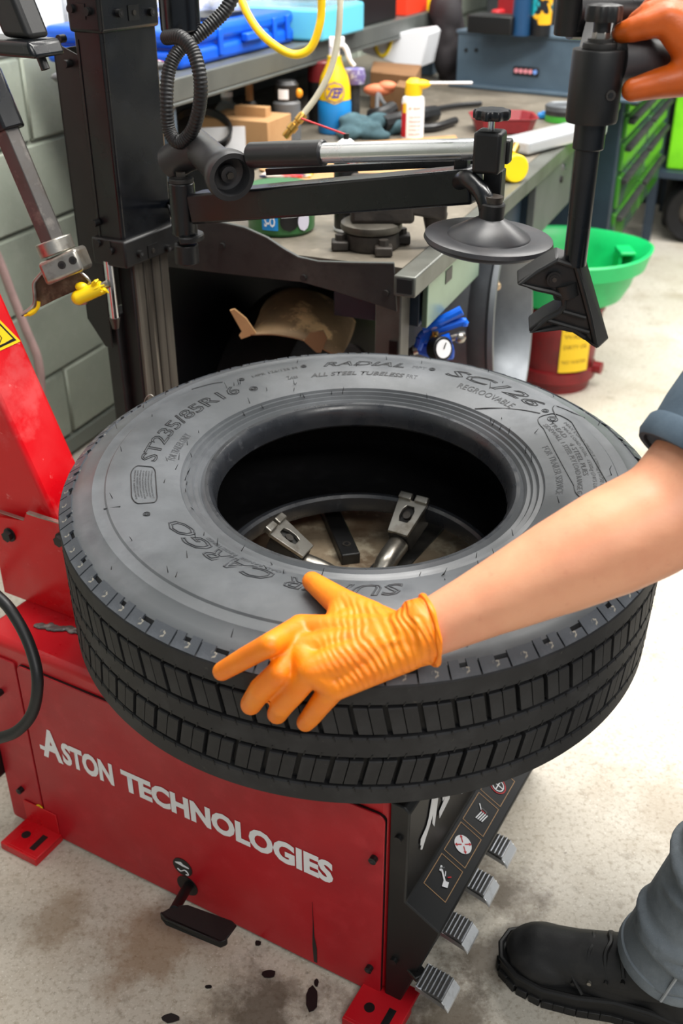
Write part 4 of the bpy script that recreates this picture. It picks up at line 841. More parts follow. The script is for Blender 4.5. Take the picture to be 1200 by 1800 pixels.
B().prism([vb+V((x*kv, -.03, z*kv)) for x, z in ((52, 62), (128, 50), (128, 92), (100, 112), (60, 118))], V((0, .06, 0))).obj('front_jaw', VM, vise, .005)
B().cyl(vb+V((110*kv, 0, 56*kv)), vb+V((112*kv, 0, 20*kv)), 22*kv, 16*kv, n=24).obj('screw_head', VM, vise)
# yellow reel / chuck
yc = px(905, 296, 2.44); yk = mpp(yc)
yv = thing('yellow_cylinder', 'bright yellow plastic cylinder with brass fitting lying on bench edge', 'fitting', pz(890, 318, BZ))
yd = (px(905, 297, 2.40)-px(868, 285, 2.50)).normalized()
B().lathe([(0, 0), (22*yk, 0), (24*yk, .003), (24*yk, .055), (22*yk, .058), (14*yk, .058), (0, .056)], yc-yd*.05, yd, 32).obj('cylinder_body', YEL, yv)
B().cyl(px(898, 272, 2.47), px(905, 258, 2.50), 9*yk, n=16).obj('brass_fitting', BRASS, yv)
# red magnetic tray
tr0 = pz(885, 232, BZ); kt_ = mpp(tr0)
o = B()
oct_ = [(-55, -6), (-42, -16), (42, -16), (55, -6), (55, 30), (40, 42), (-40, 42), (-55, 30)]
for (sc_, z) in ((.86, .001), (1, .036), (1.06, .038), (1.06, .040), (.97, .040), (.83, .006)): o.add([tr0+V((x*kt_*sc_, y*kt_*sc_*1.6, z)) for x, y in oct_], [])
for j in range(5): o.f += [(j*8+i, j*8+(i+1) % 8, (j+1)*8+(i+1) % 8, (j+1)*8+i) for i in range(8)]
o.f += [tuple(range(7, -1, -1)), tuple(40+i for i in range(8))]
tag(o.obj('parts_tray', mk('dark_red_tray', (132, 28, 36), .4, 0, [(12, (104, 20, 26), .5, .7, .6)]), None, .001), 'dark red eight-sided parts tray behind lobed knob on bench', 'tray')
# silver bar
p = pz(905, 257, BZ+.02); q = pz(1045, 222, BZ+.02)
o = B().bar(p, q, .085, .036).obj('light_bar', mk('silver_bar', (206, 208, 210), .3, .5), None, .010, 3); tag(o, 'long pale silver bar lying on bench beside yellow cylinder', 'bar')
lat('paste_tin', 'flat round tin with silver lid and green label on bench', 'tin', 988, 212, [('tin_body', mk('tin_green', (60, 150, 50), .4), [(0, 0), (31, 0), (31, 10), (0, 10)]), ('tin_band', DST, [(0, 10), (31, 10), (31, 18), (0, 18)]), ('tin_lid', SILV, [(0, 18), (32, 18), (32, 26), (28, 28), (26, 26), (0, 26)])])
p = pz(955, 208, BZ); o = B().box(p+Z*.008, (.035, .022, .014)).cyl(p+Z*.014, p+Z*.02, .008, n=12).obj('tape_roll', BLUEL, None, .003); tag(o, 'tiny bright blue tape roll between red tray and tin', 'tape')
# cardboard sheets and boxes
def quadbox(name, label, cat, pts, z0, h, mat, bev=.002, group=None):
    o = B().prism([pz(u, v, z0) for u, v in pts], Z*h).obj(name, mat, None, bev); tag(o, label, cat, group); return o
quadbox('cardboard_sheet', 'flat tan cardboard sheet lying on bench under chrome lever', 'cardboard', [(455, 300), (590, 255), (800, 240), (835, 300), (720, 345), (560, 330)], BZ+.0006, .004, CARD, .0005)
quadbox('magazine', 'glossy magazine with coloured cover lying below black lever grip', 'magazine', [(455, 312), (475, 298), (560, 295), (545, 312)], BZ+.006, .004, mk('magazine_cover', (210, 196, 186), .3, 0, [(16, (214, 60, 60), .5, .56, 1, 2), (20, (30, 40, 70), .56, .6, 1, 2), (14, (236, 196, 40), .6, .63, 1, 2)]), .0004)
cbx = thing('cardboard_box', 'open brown cardboard box with white paper behind roller', 'box', pz(420, 262, BZ))
p = pz(420, 262, BZ); kk = mpp(p); vx = V((.92, -.38, 0)); vy = V((.38, .92, 0))
B().box(p+Z*.038+vy*.05, (.19, .14, .075), (vx, vy, Z)).obj('box_body', CARD, cbx, .002)
B().prism([px(u, v, p.y-.03) for u, v in ((352, 225), (432, 222), (452, 240), (448, 272), (380, 276), (352, 262))], V((0, .004, 0))).obj('paper_sheet', PAPER, cbx)
B().box(px(445, 222, p.y+.04), (.09, .03, .10), (vx, vy, Z)).obj('box_flap', CARD, cbx, .001)
o = B().lathe([(.068, 0), (.075, 0), (.075, .02), (.068, .02)], px(355, 232, 2.75), (V((.2, -.5, 1))), 36, closed=True).obj('hose_clamp_ring', BLK2); tag(o, 'black plastic ring leaning behind corrugated hose on bench', 'ring')
lat('clear_bottle', 'clear plastic bottle standing under riser shelf', 'bottle', 402, 240, [('bottle_body', CLEAR, [(0, 0), (22, 0), (23, 3), (23, 40), (18, 50), (9, 60), (9, 66), (0, 66)]), ('bottle_cap', PAPER, [(0, 66), (10, 66), (10, 74), (0, 74)])])
lat('brown_bottle', 'slim dark bottle with tan neck under riser shelf', 'bottle', 441, 240, [('bottle_body', BLK2, [(0, 0), (14, 0), (14, 52), (9, 60), (0, 60)]), ('bottle_neck', mk('tan_cap', (150, 106, 60), .5), [(0, 58), (7, 58), (7, 90), (0, 90)])])
th5, b5, k5 = lat('grease_jar', 'grey jar with black lid and orange tab under riser shelf', 'jar', 505, 244, [('jar_body', GREY, [(0, 0), (24, 0), (24, 60), (20, 64), (0, 64)]), ('jar_lid', BLK2, [(0, 64), (20, 64), (21, 90), (16, 96), (0, 96)])])
can_patch(th5, b5, 21*k5, 68*k5, 84*k5, -40, 10, PAPER); B().ell(b5+Z*(76*k5)+V((22*k5, -.01, 0)), (.010, .008, .012)).obj('orange_tab', mk('orange_tab', (232, 150, 20), .5), th5)
lat('red_oil_can', 'dark red can half hidden behind yellow spray bottle', 'can', 562, 215, [('can_body', BLK2, [(0, 0), (20, 0), (20, 68), (0, 68)]), ('can_top', mk('maroon', (110, 20, 26), .45), [(0, 68), (20, 68), (20, 98), (17, 101), (0, 101)])])
lat('purple_roll', 'small round purple printed roll beside yellow spray bottle', 'roll', 622, 226, [('stand', DST, [(0, 0), (10, 0), (10, 80), (0, 80)]), ('roll_body', mk('purple_roll', (110, 96, 150), .4, 0, [(60, (190, 190, 205), .5, .6, .8)]), [(0, 72), (17, 74), (20, 86), (17, 98), (0, 100)])])
quadbox('carton', 'brown shipping carton under end of riser shelf', 'box', [(650, 190), (728, 200), (738, 176), (655, 168)], BZ, .105, CARDD)
quadbox('small_carton', 'smaller brown carton in front of shipping carton', 'box', [(692, 216), (732, 223), (738, 210), (700, 204)], BZ, .10, CARDD)
wb = B().prism([px(u, v, 3.80) for u, v in ((636, 92), (636, 66), (745, 52), (752, 60), (740, 118), (722, 122))], WS*.14).obj('white_box', mk('white_carton', (214, 216, 220), .5), None, .003); tag(wb, 'white carton with yellow curved mark tucked under riser shelf end', 'box')
B().tube(spl([px(658, 62, 3.794), px(662, 88, 3.794), px(672, 98, 3.794), px(682, 88, 3.794), px(692, 58, 3.794)], 5), .006, 8).obj('yellow_mark', YEL, wb)
# rag and tools
random.seed(5); rg = B()
c = pz(655, 240, BZ)
for i in range(16): rg.ell(c+V((random.uniform(-.07, .07), random.uniform(-.04, .05), random.uniform(.008, .045))), (random.uniform(.02, .035), random.uniform(.02, .03), random.uniform(.012, .022)))
o = blob('shop_rag', rg, TEAL, None, .005, 4); tag(o, 'crumpled teal shop rag on bench beside white spray can', 'rag')
def tool(name, label, pts, r, mat=BLK2, ex=None):
    o = B().tube(spl([pz(u, v, BZ+h) for u, v, h in pts], 6), r, 10)
    if ex: ex(o)
    o = o.obj(name, mat); tag(o, label, 'tool'); return o
tool('impact_wrench', 'black air tool lying among tools behind rag', [(670, 218, .03), (700, 212, .03), (735, 205, .035), (762, 200, .03)], .024)
tool('ratchet', 'long black ratchet handle lying behind white spray can', [(700, 226, .012), (760, 224, .012), (800, 212, .012)], .011)
tool('pry_bar', 'thin black pry bar lying in front of blue toolbox', [(745, 195, .01), (800, 186, .01), (845, 182, .01)], .008)
tool('socket_handle', 'short black socket handle with chrome collar beside rag', [(650, 205, .03), (672, 200, .04), (690, 190, .05)], .02)
o = B().tube(spl([pz(662, 200, BZ+.03), px(664, 165, 3.28), px(672, 178, 3.25), px(690, 200, 3.2)], 6), .006, 8).obj('tool_strap', GREY); tag(o, 'grey curled strap on tools beside teal rag', 'strap')
o = B().ell(px(665, 158, 3.3), (.045, .02, .018)).ell(px(680, 152, 3.3), (.03, .02, .016)).obj('orange_tool', mk('salmon_tool', (214, 122, 84), .5)); tag(o, 'salmon orange tool grip in front of brown cartons', 'tool')
# things on the riser shelf
bc0 = wpn(330, 118, .44)
case = thing('blue_tool_case', 'large bright blue plastic tool case lying on riser shelf', 'case', W(2.62, .24, 1.067))
B().wbox(2.24, 2.86, .08, .45, 1.068, 1.106).obj('case_base', BLUEP, case, .012, 3)
B().wbox(2.24, 2.86, .08, .45, 1.112, 1.150).obj('case_lid', BLUEP, case, .014, 3)
B().wbox(2.26, 2.84, .09, .44, 1.104, 1.114).obj('case_seam', BLUEP, case)
for s in (2.3, 2.42, 2.72, 2.80): B().wbox(s, s+.02, .448, .456, 1.08, 1.14).obj('case_rib', BLUEP, case, .003)
B().wbox(2.54, 2.66, .45, .47, 1.100, 1.120).obj('case_handle', BLUEP, case, .004)
random.seed(9); bg = B(); c = W(2.62, .28, 1.165)
for i in range(12): bg.ell(c+WS*random.uniform(-.14, .14)+WN*random.uniform(-.06, .1)+Z*random.uniform(-.006, .02), (random.uniform(.03, .06), random.uniform(.03, .05), random.uniform(.012, .02)))
bgo = blob('parts_bag', bg, CLEARB, None, .006, 2); tag(bgo, 'crinkled clear plastic bag of parts on top of blue case', 'bag')
o = B().wbox(2.45, 2.68, .30, .40, 1.152, 1.160).obj('bag_card', BLK2, bgo)
tub = thing('parts_organizer', 'light blue plastic bin with clear cover on riser shelf', 'bin', W(3.02, .36, 1.07))
B().wbox(2.87, 3.18, .20, .53, 1.070, 1.150).obj('bin_body', LBLUE, tub, .008, 3); B().wbox(2.88, 3.17, .21, .52, 1.151, 1.26).obj('bin_cover', CLEAR, tub, .006)
random.seed(4); pk = B(); c = W(2.02, .40, 1.085)
for i in range(10): pk.ell(c+WS*random.uniform(-.10, .12)+WN*random.uniform(-.06, .06)+Z*random.uniform(-.008, .012), (.04, .03, .012))
o = blob('blister_packs', pk, mk('pack_mix', (70, 70, 72), .3, 0, [(18, (210, 40, 60), .56, .6, 1, 3), (22, (220, 220, 216), .6, .64, 1, 3)]), None, .005, 2); tag(o, 'pile of red and black small parts packs at shelf end beside corrugated hose', 'packs')
o = B().cyl(W(1.92, .44, 1.069), W(1.92, .44, 1.085), .05, n=28).obj('sanding_disc_stack', mk('pale_disc', (196, 184, 160), .7)); tag(o, 'pale round disc stack on shelf behind corrugated hose', 'discs')
o = B().wbox(3.24, 3.60, .26, .48, 1.068, 1.19).obj('black_case', BLK2, None, .006); tag(o, 'black plastic case on riser shelf between blue bin and red box', 'case')
rx = B().wbox(3.70, 3.92, .30, .48, 1.068, 1.22).obj('red_carton', ORED, None, .003); tag(rx, 'orange-red carton at the far end of riser shelf', 'box')
B().prism([W(3.699, .36, 1.13), W(3.699, .40, 1.12), W(3.699, .42, 1.16), W(3.699, .40, 1.22), W(3.699, .37, 1.22)], -WS*.001).obj('carton_print', GREY, rx)
o = B().cyl(W(3.96, .46, 1.068), W(3.96, .46, 1.13), .03, n=20).ell(W(3.96, .46, 1.14), .03).obj('yellow_bottle', YELL); tag(o, 'small yellow bottle at very end of riser shelf', 'bottle')
# toolbox at the bench end
tb = thing('steel_toolbox', 'long blue-grey steel box with coloured logo dots across the bench', 'toolbox', W(3.85, 1.0, BZ))
tbp = [pz(800, 150, BZ), pz(1120, 180, BZ)]; du = (tbp[1]-tbp[0]).normalized(); dv = V((-du.y, du.x, 0)); ltb = (tbp[1]-tbp[0]).length
B().box((tbp[0]+tbp[1])/2+dv*.15+Z*.085, (ltb, .30, .17), (du, dv, Z)).obj('box_body', BLUEG, tb, .004)
B().box((tbp[0]+tbp[1])/2+dv*.15+Z*.172, (ltb+.01, .31, .012), (du, dv, Z)).obj('box_lid', BLUEG, tb, .003)
B().box((tbp[0]+tbp[1])/2-dv*.012+Z*.006, (ltb+.02, .05, .012), (du, dv, Z)).obj('box_skirt', BLUEG, tb, .003)
fp = tbp[0]; fn = dv
def tbpx(u, v): return pp(u, v, fp, fn)
ls = tbpx(925, 125); lsb = B().box(ls-fn*.003, (.092, .006, .026), (du, fn, Z)).obj('logo_strip', BLK2, tb, .006)  # black strip carrying the coloured logo dots, no lamps
for i in range(5): B().cyl(ls-fn*.006+du*(-.034+.017*i), ls-fn*.009+du*(-.034+.017*i), .0075, n=16).obj('logo_dot', mk('dot_pink', (232, 150, 160), .4) if i == 0 else (MATS['dot_pink'] if i < 4 else mk('dot_blue', (120, 160, 230), .4)), lsb)
for (u, v) in ((819, 88), (837, 88)): p = tbpx(u, v); B().cyl(p, p-fn*.003, .006, n=12).obj('box_hole', BLK2, tb)
tz0 = BZ+.178
def ontb(u, v): return pz(u, v, tz0)
rd = B().box(ontb(855, 62)+Z*.03+dv*.06, (.16, .10, .055), (du, dv, Z)).obj('radio', BLK2, None, .005); tag(rd, 'black flat device standing on blue-grey steel box', 'radio')
def tcan(name, label, u, v, prof, mats):
    b = ontb(u, v); k = mpp(b); th = thing(name, label, 'can', b)
    for (pn, mt), pr in zip(mats, prof): B().lathe([(r*k, h*k) for r, h in pr], b, Z, 28).obj(pn, mt, th)
tcan('blue_cylinder', 'tall dark blue cylinder standing on blue-grey steel box', 914, 62, [[(0, 0), (16, 0), (16, 120), (0, 120)]], [('cylinder_body', mk('navy_blue', (26, 66, 104), .35))])
tcan('printed_can', 'tall black can with yellow and turquoise print on steel box', 948, 62, [[(0, 0), (18, 0), (18, 18), (0, 18)], [(0, 18), (18.2, 18), (18.2, 110), (0, 110)]], [('can_base', BLK2), ('can_print', mk('can_print', (24, 26, 30), .35, 0, [(22, (240, 176, 30), .5, .54, 1, 2), (18, (40, 170, 180), .56, .6, 1, 2)]))])
o = B().box(ontb(868, 44)+Z*.08+dv*.22, (.16, .08, .16), (du, dv, Z)).obj('red_canister', mk('deep_red', (140, 26, 32), .45), None, .006); tag(o, 'deep red canister behind the black device on steel box', 'canister')
o = B().bar(ontb(845, 40)+Z*.02+dv*.1, ontb(890, 36)+Z*.03+dv*.1, .035, .03).obj('red_flashlight', REDP, None, .008); tag(o, 'bright red plastic tool lying on steel box', 'tool')
o = B().box(W(4.85, .95, 1.09), (.5, .25, .5), (WN, WS, Z)).obj('dark_crate', DGREY, None, .01); tag(o, 'dark crate standing behind blue cylinder at bench end', 'crate')
# black jacket-like bag between shelf and toolbox
random.seed(2); jb = B()
for i in range(14): jb.ell(px(786+random.uniform(-10, 10), 10+i*9, 4.05)+V((0, random.uniform(-.02, .02), 0)), (random.uniform(.035, .055), .05, .07))
o = blob('hanging_bag', jb, mk('black_cloth', (34, 30, 33), .8, 0, [(14, (54, 48, 50), .5, .7, .6)]), None, .008, 3); tag(o, 'dark cloth bag hanging between riser shelf and steel box', 'bag')
# hoses hanging over the bench
o = B().tube(spl([px(405, -160, 2.30), px(415, -40, 2.28), px(428, 10, 2.26), px(455, 55, 2.24), px(490, 85, 2.22), px(520, 96, 2.22), px(545, 85, 2.22), px(560, 50, 2.22), px(565, 0, 2.22), px(562, -160, 2.2)], 10), .0078, 14).obj('yellow_hose', mk('yellow_hose', (244, 200, 20), .35)); tag(o, 'yellow air hose hanging in a loop in front of blue case', 'hose')
gh = thing('grey_hose', 'translucent grey hose with brass coupling hanging above the bench', 'hose', px(515, 225, 2.15))
B().tube(spl([px(600, -160, 2.25), px(598, 0, 2.2), px(593, 70, 2.19), px(580, 125, 2.18), px(556, 170, 2.17), px(532, 202, 2.16)], 10), .0062, 12).obj('hose_line', GHOSE, gh)
ga, gb = px(534, 200, 2.16), px(504, 236, 2.15); gd = (gb-ga).normalized()
B().lathe([(0, 0), (.0075, 0), (.009, .004), (.009, .018), (.007, .020), (.007, .026), (.0105, .028), (.0105, .040), (.008, .042), (.008, .054), (.0065, .058), (0, .058)], ga, gd, 16).obj('brass_coupling', BRASS, gh)

# ------------------------------------------------------------------ under and beside the bench
sheet = [[(452, 566), (470, 528), (510, 508), (560, 516), (600, 540), (624, 566)], [(446, 578), (468, 556), (512, 540), (556, 548), (595, 572), (616, 595)], [(440, 588), (480, 588), (525, 596), (560, 610), (585, 622), (603, 620)]]
mb = B(); R_ = []
for j, row in enumerate(sheet):
    sp_ = spl([px(u, v, (2.08, 1.96, 1.88)[j]+(.0, .03, .05, .05, .03, .0)[i]*0) for i, (u, v) in enumerate(row)], 4); R_.append(sp_)
n = len(R_[0]); fine = []
for t in range(9):
    x = t/8; fine.append([(R_[0][i]*(1-x)*(1-2*x)+R_[1][i]*4*x*(1-x)+R_[2][i]*x*(2*x-1)) for i in range(n)])
mb.add([p for r in fine for p in r], [(j*n+i, j*n+i+1, (j+1)*n+i+1, (j+1)*n+i) for j in range(8) for i in range(n-1)])
muds = thing('curved_card', 'mud-spattered curved tan liner with folded tabs under the bench', 'liner', px(530, 640, 1.95))
B().add(mb.v, mb.f).obj('curved_sheet', MUD, muds, solid=.004)
B().prism([px(u, v, 1.88) for u, v in ((404, 546), (412, 544), (432, 560), (450, 586), (441, 590), (424, 596), (420, 590), (425, 583))], V((0, .004, .001))).obj('folded_tab', CARD, muds)
B().prism([px(u, v, 1.876) for u, v in ((534, 600), (545, 585), (568, 582), (575, 595), (564, 620), (556, 620))], V((0, .004, .001))).obj('folded_tab', mk('card_tab', (122, 92, 62), .8), muds)
# leaning alloy wheel
wc = px(832, 575, 2.36); wdn = V((.93, -.33, .10)).normalized()
wl = thing('alloy_wheel', 'bare silver wheel rim leaning under the bench front', 'wheel', V((wc.x, wc.y, wc.z-.236)))
RW_ = [(.21, -.10), (.222, -.10), (.222, -.09), (.205, -.082), (.195, -.06), (.185, -.03), (.185, .03), (.20, .05), (.205, .075), (.222, .085), (.222, .097), (.21, .097), (.198, .07), (.18, .03), (.178, -.03), (.19, -.07)]
wk = wc.copy(); cr_ = B().box(V((wc.x, wc.y, .5*(wc.z-.236))), (.34, .34, wc.z-.236), (WS, WN, Z)).obj('plastic_crate', DGREY, None, .01); tag(cr_, 'dark crate on the floor under the silver wheel rim', 'crate')
B().lathe([(r*1.05, h) for r, h in RW_], wk, wdn, 56, closed=True).obj('rim_barrel', SILV, wl)
B().lathe([(0, .02), (.06, .03), (.07, .02), (.185, .0), (.185, -.012), (0, .0)], wk, wdn, 40).obj('rim_face', SILV, wl)
# blue tyre inflator
bi = px(765, 600, 1.95); kb_ = mpp(bi)
bl = thing('blue_inflator', 'bright blue tyre inflator gun with round gauge and brass valve', 'inflator', px(770, 635, 1.95))
def I(u, v, d=0): return px(640+u/4.615, 420+v/4.615, 1.95+d)
hd = B(); hd.tube(spl([I(470, 720), I(560, 690), I(690, 630), I(790, 580)], 5), [.012]*8+[.010]*8, 10)
hd.obj('upper_lever', BLUEP, bl); B().tube(spl([I(455, 800), I(500, 760), I(640, 720), I(800, 672), I(805, 700)], 5), .0085, 10).tube(spl([I(455, 800), I(450, 840), I(430, 890)], 4), .009, 10).tube(spl([I(560, 700), I(520, 780), I(480, 830)], 4), .008, 8).obj('lower_lever', BLUEP, bl)
B().prism([I(x, y) for x, y in ((430, 870), (520, 850), (700, 860), (735, 900), (730, 990), (560, 985), (420, 935))], V((0, .03, 0))).obj('gun_body', BLUEP, bl, .006)
B().cyl(I(620, 830, -.005), I(700, 800, -.005), .011, n=14).obj('gun_nozzle', BLUEP, bl)
B().cyl(I(705, 800), I(820, 775), .008, n=12).ell(I(775, 800), .012).obj('valve_tip', STEEL, bl)
B().cyl(I(575, 750, -.01), I(565, 900, -.01), .0065, n=12).ell(I(570, 810, -.01), .010).obj('brass_valve', BRASS, bl)
gg = I(625, 890, -.03); gx = V((.55, -.8, .25)).normalized()
ga_ = B().cyl(gg-gx*.018, gg+gx*.006, .024, n=28).obj('gauge_body', BLK2, bl, .002); B().cyl(gg+gx*.006, gg+gx*.0075, .018, n=28).obj('gauge_dial', PAPER, ga_); B().cyl(gg+gx*.0078, gg+gx*.008+V((.004, .002, .012)), .0012, n=6).obj('gauge_needle', BLK2, ga_)
B().cyl(I(395, 905), I(430, 895), .010, n=14).obj('hose_port', STEEL, bl)
B().tube(spl([I(395, 905), I(330, 960, .03), px(690, 660, 2.0), px(660, 700, 2.05)], 6), .008, 10).obj('gun_hose', HOSE, bl)
# wooden-handled rod hanging under the disc
o = B().cyl(px(862, 452, 2.25), px(872, 500, 2.25), .0085, .0075, n=12).ell(px(872, 503, 2.25), .0105).obj('hanging_rod', mk('brushed_tan', (186, 160, 128), .35, .5)); tag(o, 'short tan metal rod hanging below bench edge behind press disc', 'rod')
# dark spare tyre lying under the bench
st2 = thing('spare_wheel', 'dark spare wheel with grey rim standing under the bench behind tan liner', 'wheel', W(2.08, .82, 0))
c2 = W(2.08, .82, .322); n2 = V((.88, -.46, .03)).normalized()
B().lathe([(.20, -.09), (.27, -.10), (.31, -.08), (.315, 0), (.31, .08), (.27, .10), (.20, .09)], c2, n2, 48, closed=True).obj('spare_tyre', RUBI, st2)
B().lathe([(.185, .06), (.205, .085), (.212, .08), (.195, .05), (.10, .03), (0, .05), (0, .04), (.10, .02), (.19, .045)], c2, n2, 40).obj('spare_rim', SILV, st2)
# red bucket and green drain tray
bb0 = pz(985, 690, 0); bb0 = V((bb0.x-.01, bb0.y+.10, 0))
bk_ = thing('red_bucket', 'dark red plastic bucket with yellow warning label under green tray', 'bucket', bb0)
B().lathe([(0, .06), (.125, .06), (.138, .27), (.144, .27), (.144, .285), (.136, .285), (.122, .075), (0, .075)], bb0, Z, 48).obj('bucket_body', DRED, bk_)
B().lathe([(0, 0), (.118, 0), (.124, .03), (.136, .04), (.136, .075), (.126, .08), (0, .08)], bb0, Z, 48).obj('bucket_base', DRED, bk_)
p = bb0+V((.118, -.06, .075)); B().cyl(p, p+V((.024, -.014, 0)), .02, n=18).obj('spout_cap', DRED, bk_)
can_patch(bk_, bb0, .1335, .085, .245, 6, 50, YELL, lift=.0035)
can_patch(bk_, bb0, .1335, .226, .241, 10, 46, BLK2, lift=.0042)
can_text(bk_, bb0, .1375, .200, 'WASTE', .085, .014, mk('faded_print', (150, 118, 26), .5), ang=.48); can_text(bk_, bb0, .1375, .165, 'DIRTY OIL', .085, .014, MATS['faded_print'], ang=.48); can_text(bk_, bb0, .1375, .115, 'NO WATER', .085, .012, MATS['faded_print'], ang=.48)
gt = thing('drain_tray', 'bright green plastic drain tray resting on red bucket', 'tray', bb0+Z*.288)
g0_ = bb0+V((-.0, .02, .0)); prof = [(.0, .288), (.160, .288), (.195, .305), (.218, .35), (.232, .402), (.256, .406), (.262, .452), (.254, .456), (.244, .448), (.224, .404), (.208, .352), (.186, .316), (.15, .300), (0, .298)]
gtt = B(); n = 64; vs = []
for r, h in prof:
    for i in range(n):
        t = 2*PI*i/n; e = 1+(.10*max(0, math.cos(t-.25))**8 if h > .42 else 0); vs.append(g0_+V((r*e*math.cos(t)*1.0, r*math.sin(t)*.95, h)))
gtt.add(vs, [(j*n+i, j*n+(i+1) % n, (j+1)*n+(i+1) % n, (j+1)*n+i) for j in range(len(prof)-1) for i in range(n)])
gtt.obj('tray_bowl', GRN, gt)
q = g0_+V((.205, .05, .425)); B().box(q, (.05, .09, .012)).box(q+V((-.02, 0, -.045)), (.012, .07, .08)).obj('pour_spout', GRN, gt, .004)
# tool cabinet with drawers beyond the bench
cab = thing('tool_cabinet', 'blue-grey steel drawer cabinet with glossy fronts beyond the bench', 'cabinet', W(4.3, .9, 0))
B().wbox(3.80, 5.05, .68, 1.225, .30, .84).obj('cabinet_body', BLUEGD, cab, .006)
GLO = mk('drawer_reflected_green', (66, 128, 44), .2, .1, [(4, (70, 88, 86), .5, .56, .9, 2)])  # green reflection painted into the blue-grey drawer fronts
for j in range(2):
    s0 = 3.84+j*.60
    for i, (z0, z1) in enumerate(((.32, .44), (.46, .57), (.59, .68), (.70, .77), (.78, .83))):
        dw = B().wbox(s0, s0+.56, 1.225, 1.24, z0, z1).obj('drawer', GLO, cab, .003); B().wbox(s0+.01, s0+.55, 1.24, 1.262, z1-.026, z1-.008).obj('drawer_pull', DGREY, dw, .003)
B().wbox(3.85, 5.0, .70, 1.10, 0, .30).obj('cabinet_plinth', BLK2, cab)
# lime bins on a rack at far right
rk = thing('bin_rack', 'dark steel rack standing at far right beyond drawer cabinet', 'rack', W(5.6, 1.4, 0))
for (s, n_) in ((5.14, 1.19), (5.14, 2.6), (5.75, 1.19), (5.75, 2.6)): B().wbox(s, s+.04, n_, n_+.04, 0, 1.6).obj('rack_post', BLUEGD, rk)
for z in (.30, .80): B().wbox(5.14, 5.79, 1.19, 2.64, z, z+.03).obj('rack_shelf', BLUEGD, rk, .003)
for i in range(3):
    o = B().wbox(5.20, 5.7, 1.25+.44*i, 1.65+.44*i, .332, .72).wbox(5.185, 5.20, 1.24+.44*i, 1.66+.44*i, .69, .735).obj('storage_bin', GRNB, None, .015, 3); tag(o, ('lime green storage bin on the rack, nearest the drawer cabinet', 'lime green storage bin in the middle of the rack shelf', 'lime green storage bin farthest from the drawer cabinet')[i], 'bin', 'lime green bins on the rack')
for i in range(4):
    c = W(5.26+.02*i, 1.40+.36*i, .1415); n3 = (WS*-.9+WN*.2).normalized()
    tz_ = thing('stored_wheel', ('dark stored wheel under the rack, nearest the cabinet', 'dark stored wheel under the rack, second from the cabinet', 'dark stored wheel under the rack, third from the cabinet', 'dark stored wheel under the rack, farthest right')[i], 'wheel', V((c.x, c.y, 0)), 'wheels under the rack')
    B().lathe([(r_*.76, h_) for r_, h_ in ((.10, -.06), (.17, -.07), (.185, -.05), (.185, .05), (.17, .07), (.10, .06))], c, n3, 32, closed=True).obj('wheel_tyre', RUBI, tz_); B().lathe([(.0, .03), (.04, .04), (.078, .03), (.078, .02), (0, .02)], c, n3, 24).obj('wheel_rim', STEELD, tz_)
o = B().wbox(5.42, 5.72, 1.24, 2.56, .001, .285).obj('covered_junk', DGREY, None, .03, 3); tag(o, 'dark covered clutter on the floor behind the wheels under the rack', 'clutter')
o = B().wbox(5.9, 6.3, .15, 4.5, .001, 1.5).obj('dark_cupboard', mk('dark_cupboard', (40, 44, 48), .6, 0, [(4, (58, 60, 62), .45, .65, .7)]), None, .01); tag(o, 'wide dark cupboard at the far end behind the green bins', 'cupboard')
# scraps of tape and paint flakes on the floor near the red cabinet
for (u, v, w_, h_, an, lb) in ((548, 1756, .020, .045, .1, 'black tape scrap on floor directly below the paint run'), (473, 1712, .022, .016, .6, 'small black scrap on floor below inflation pedal'), (300, 1790, .028, .016, .2, 'dark scrap at bottom edge of the floor'), (366, 1735, .014, .007, .4, 'tiny dark chip on floor left of black tape scrap'), (453, 1658, .012, .010, 0, 'black chip on floor beside inflation pedal'), (556, 1728, .008, .016, .2, 'narrow black shred at the foot of the red cabinet')):
    c = pz(u, v, .0008); pts = [c+V((w_/2*random.uniform(.7, 1.1)*math.cos(t+an), h_/2*random.uniform(.7, 1.1)*math.sin(t+an), 0)) for t in [i*2*PI/9 for i in range(9)]]
    o = B().prism(pts, Z*.0012).obj('floor_scrap', BLK2); tag(o, lb, 'scrap')

# ------------------------------------------------------------------ the worker
def tcyl(u, v, R):
    d = ray(u, v); o = CP-TO; dp = d-TN*d.dot(TN); op = o-TN*o.dot(TN)
    a = dp.dot(dp); b = 2*dp.dot(op); c = op.dot(op)-R*R; D = max(0, b*b-4*a*c); return CP+d*((-b-math.sqrt(D))/(2*a))
def tpl(u, v, h): return pp(u, v, TO+TN*h, TN)
LW = tpl(712, 1126, .052)
LE = CP+ray(1172, 905)*1.06; LS = V((.50, 1.02, 1.07)); RS = V((.66, 1.34, 1.20)); RE = V((.66, 1.12, 1.08)); RW = px(1285, 72, 1.19)
PEL = V((.98, 1.10, .88)); HL = V((.92, 1.00, .86)); HR = V((1.03, 1.19, .87)); NK = V((.56, 1.20, 1.20)); HD = V((.52, 1.23, 1.36))
AL = V((.455, .955, .10)); KL = V((.545, .925, .52)); AR = V((1.10, 1.36, .10)); KR = V((.93, 1.36, .50)); CH = (LS+RS)/2
bd = B()
bd.caps([(PEL, .13), (PEL.lerp(CH, .35), .125), (PEL.lerp(CH, .7), .135), (CH, .13)])
bd.caps([(LS, .065), (CH.lerp(LS, .5), .10)]).caps([(RS, .065), (CH.lerp(RS, .5), .10)])
bd.caps([(CH, .09), (NK, .062), (NK.lerp(HD, .45), .058)])
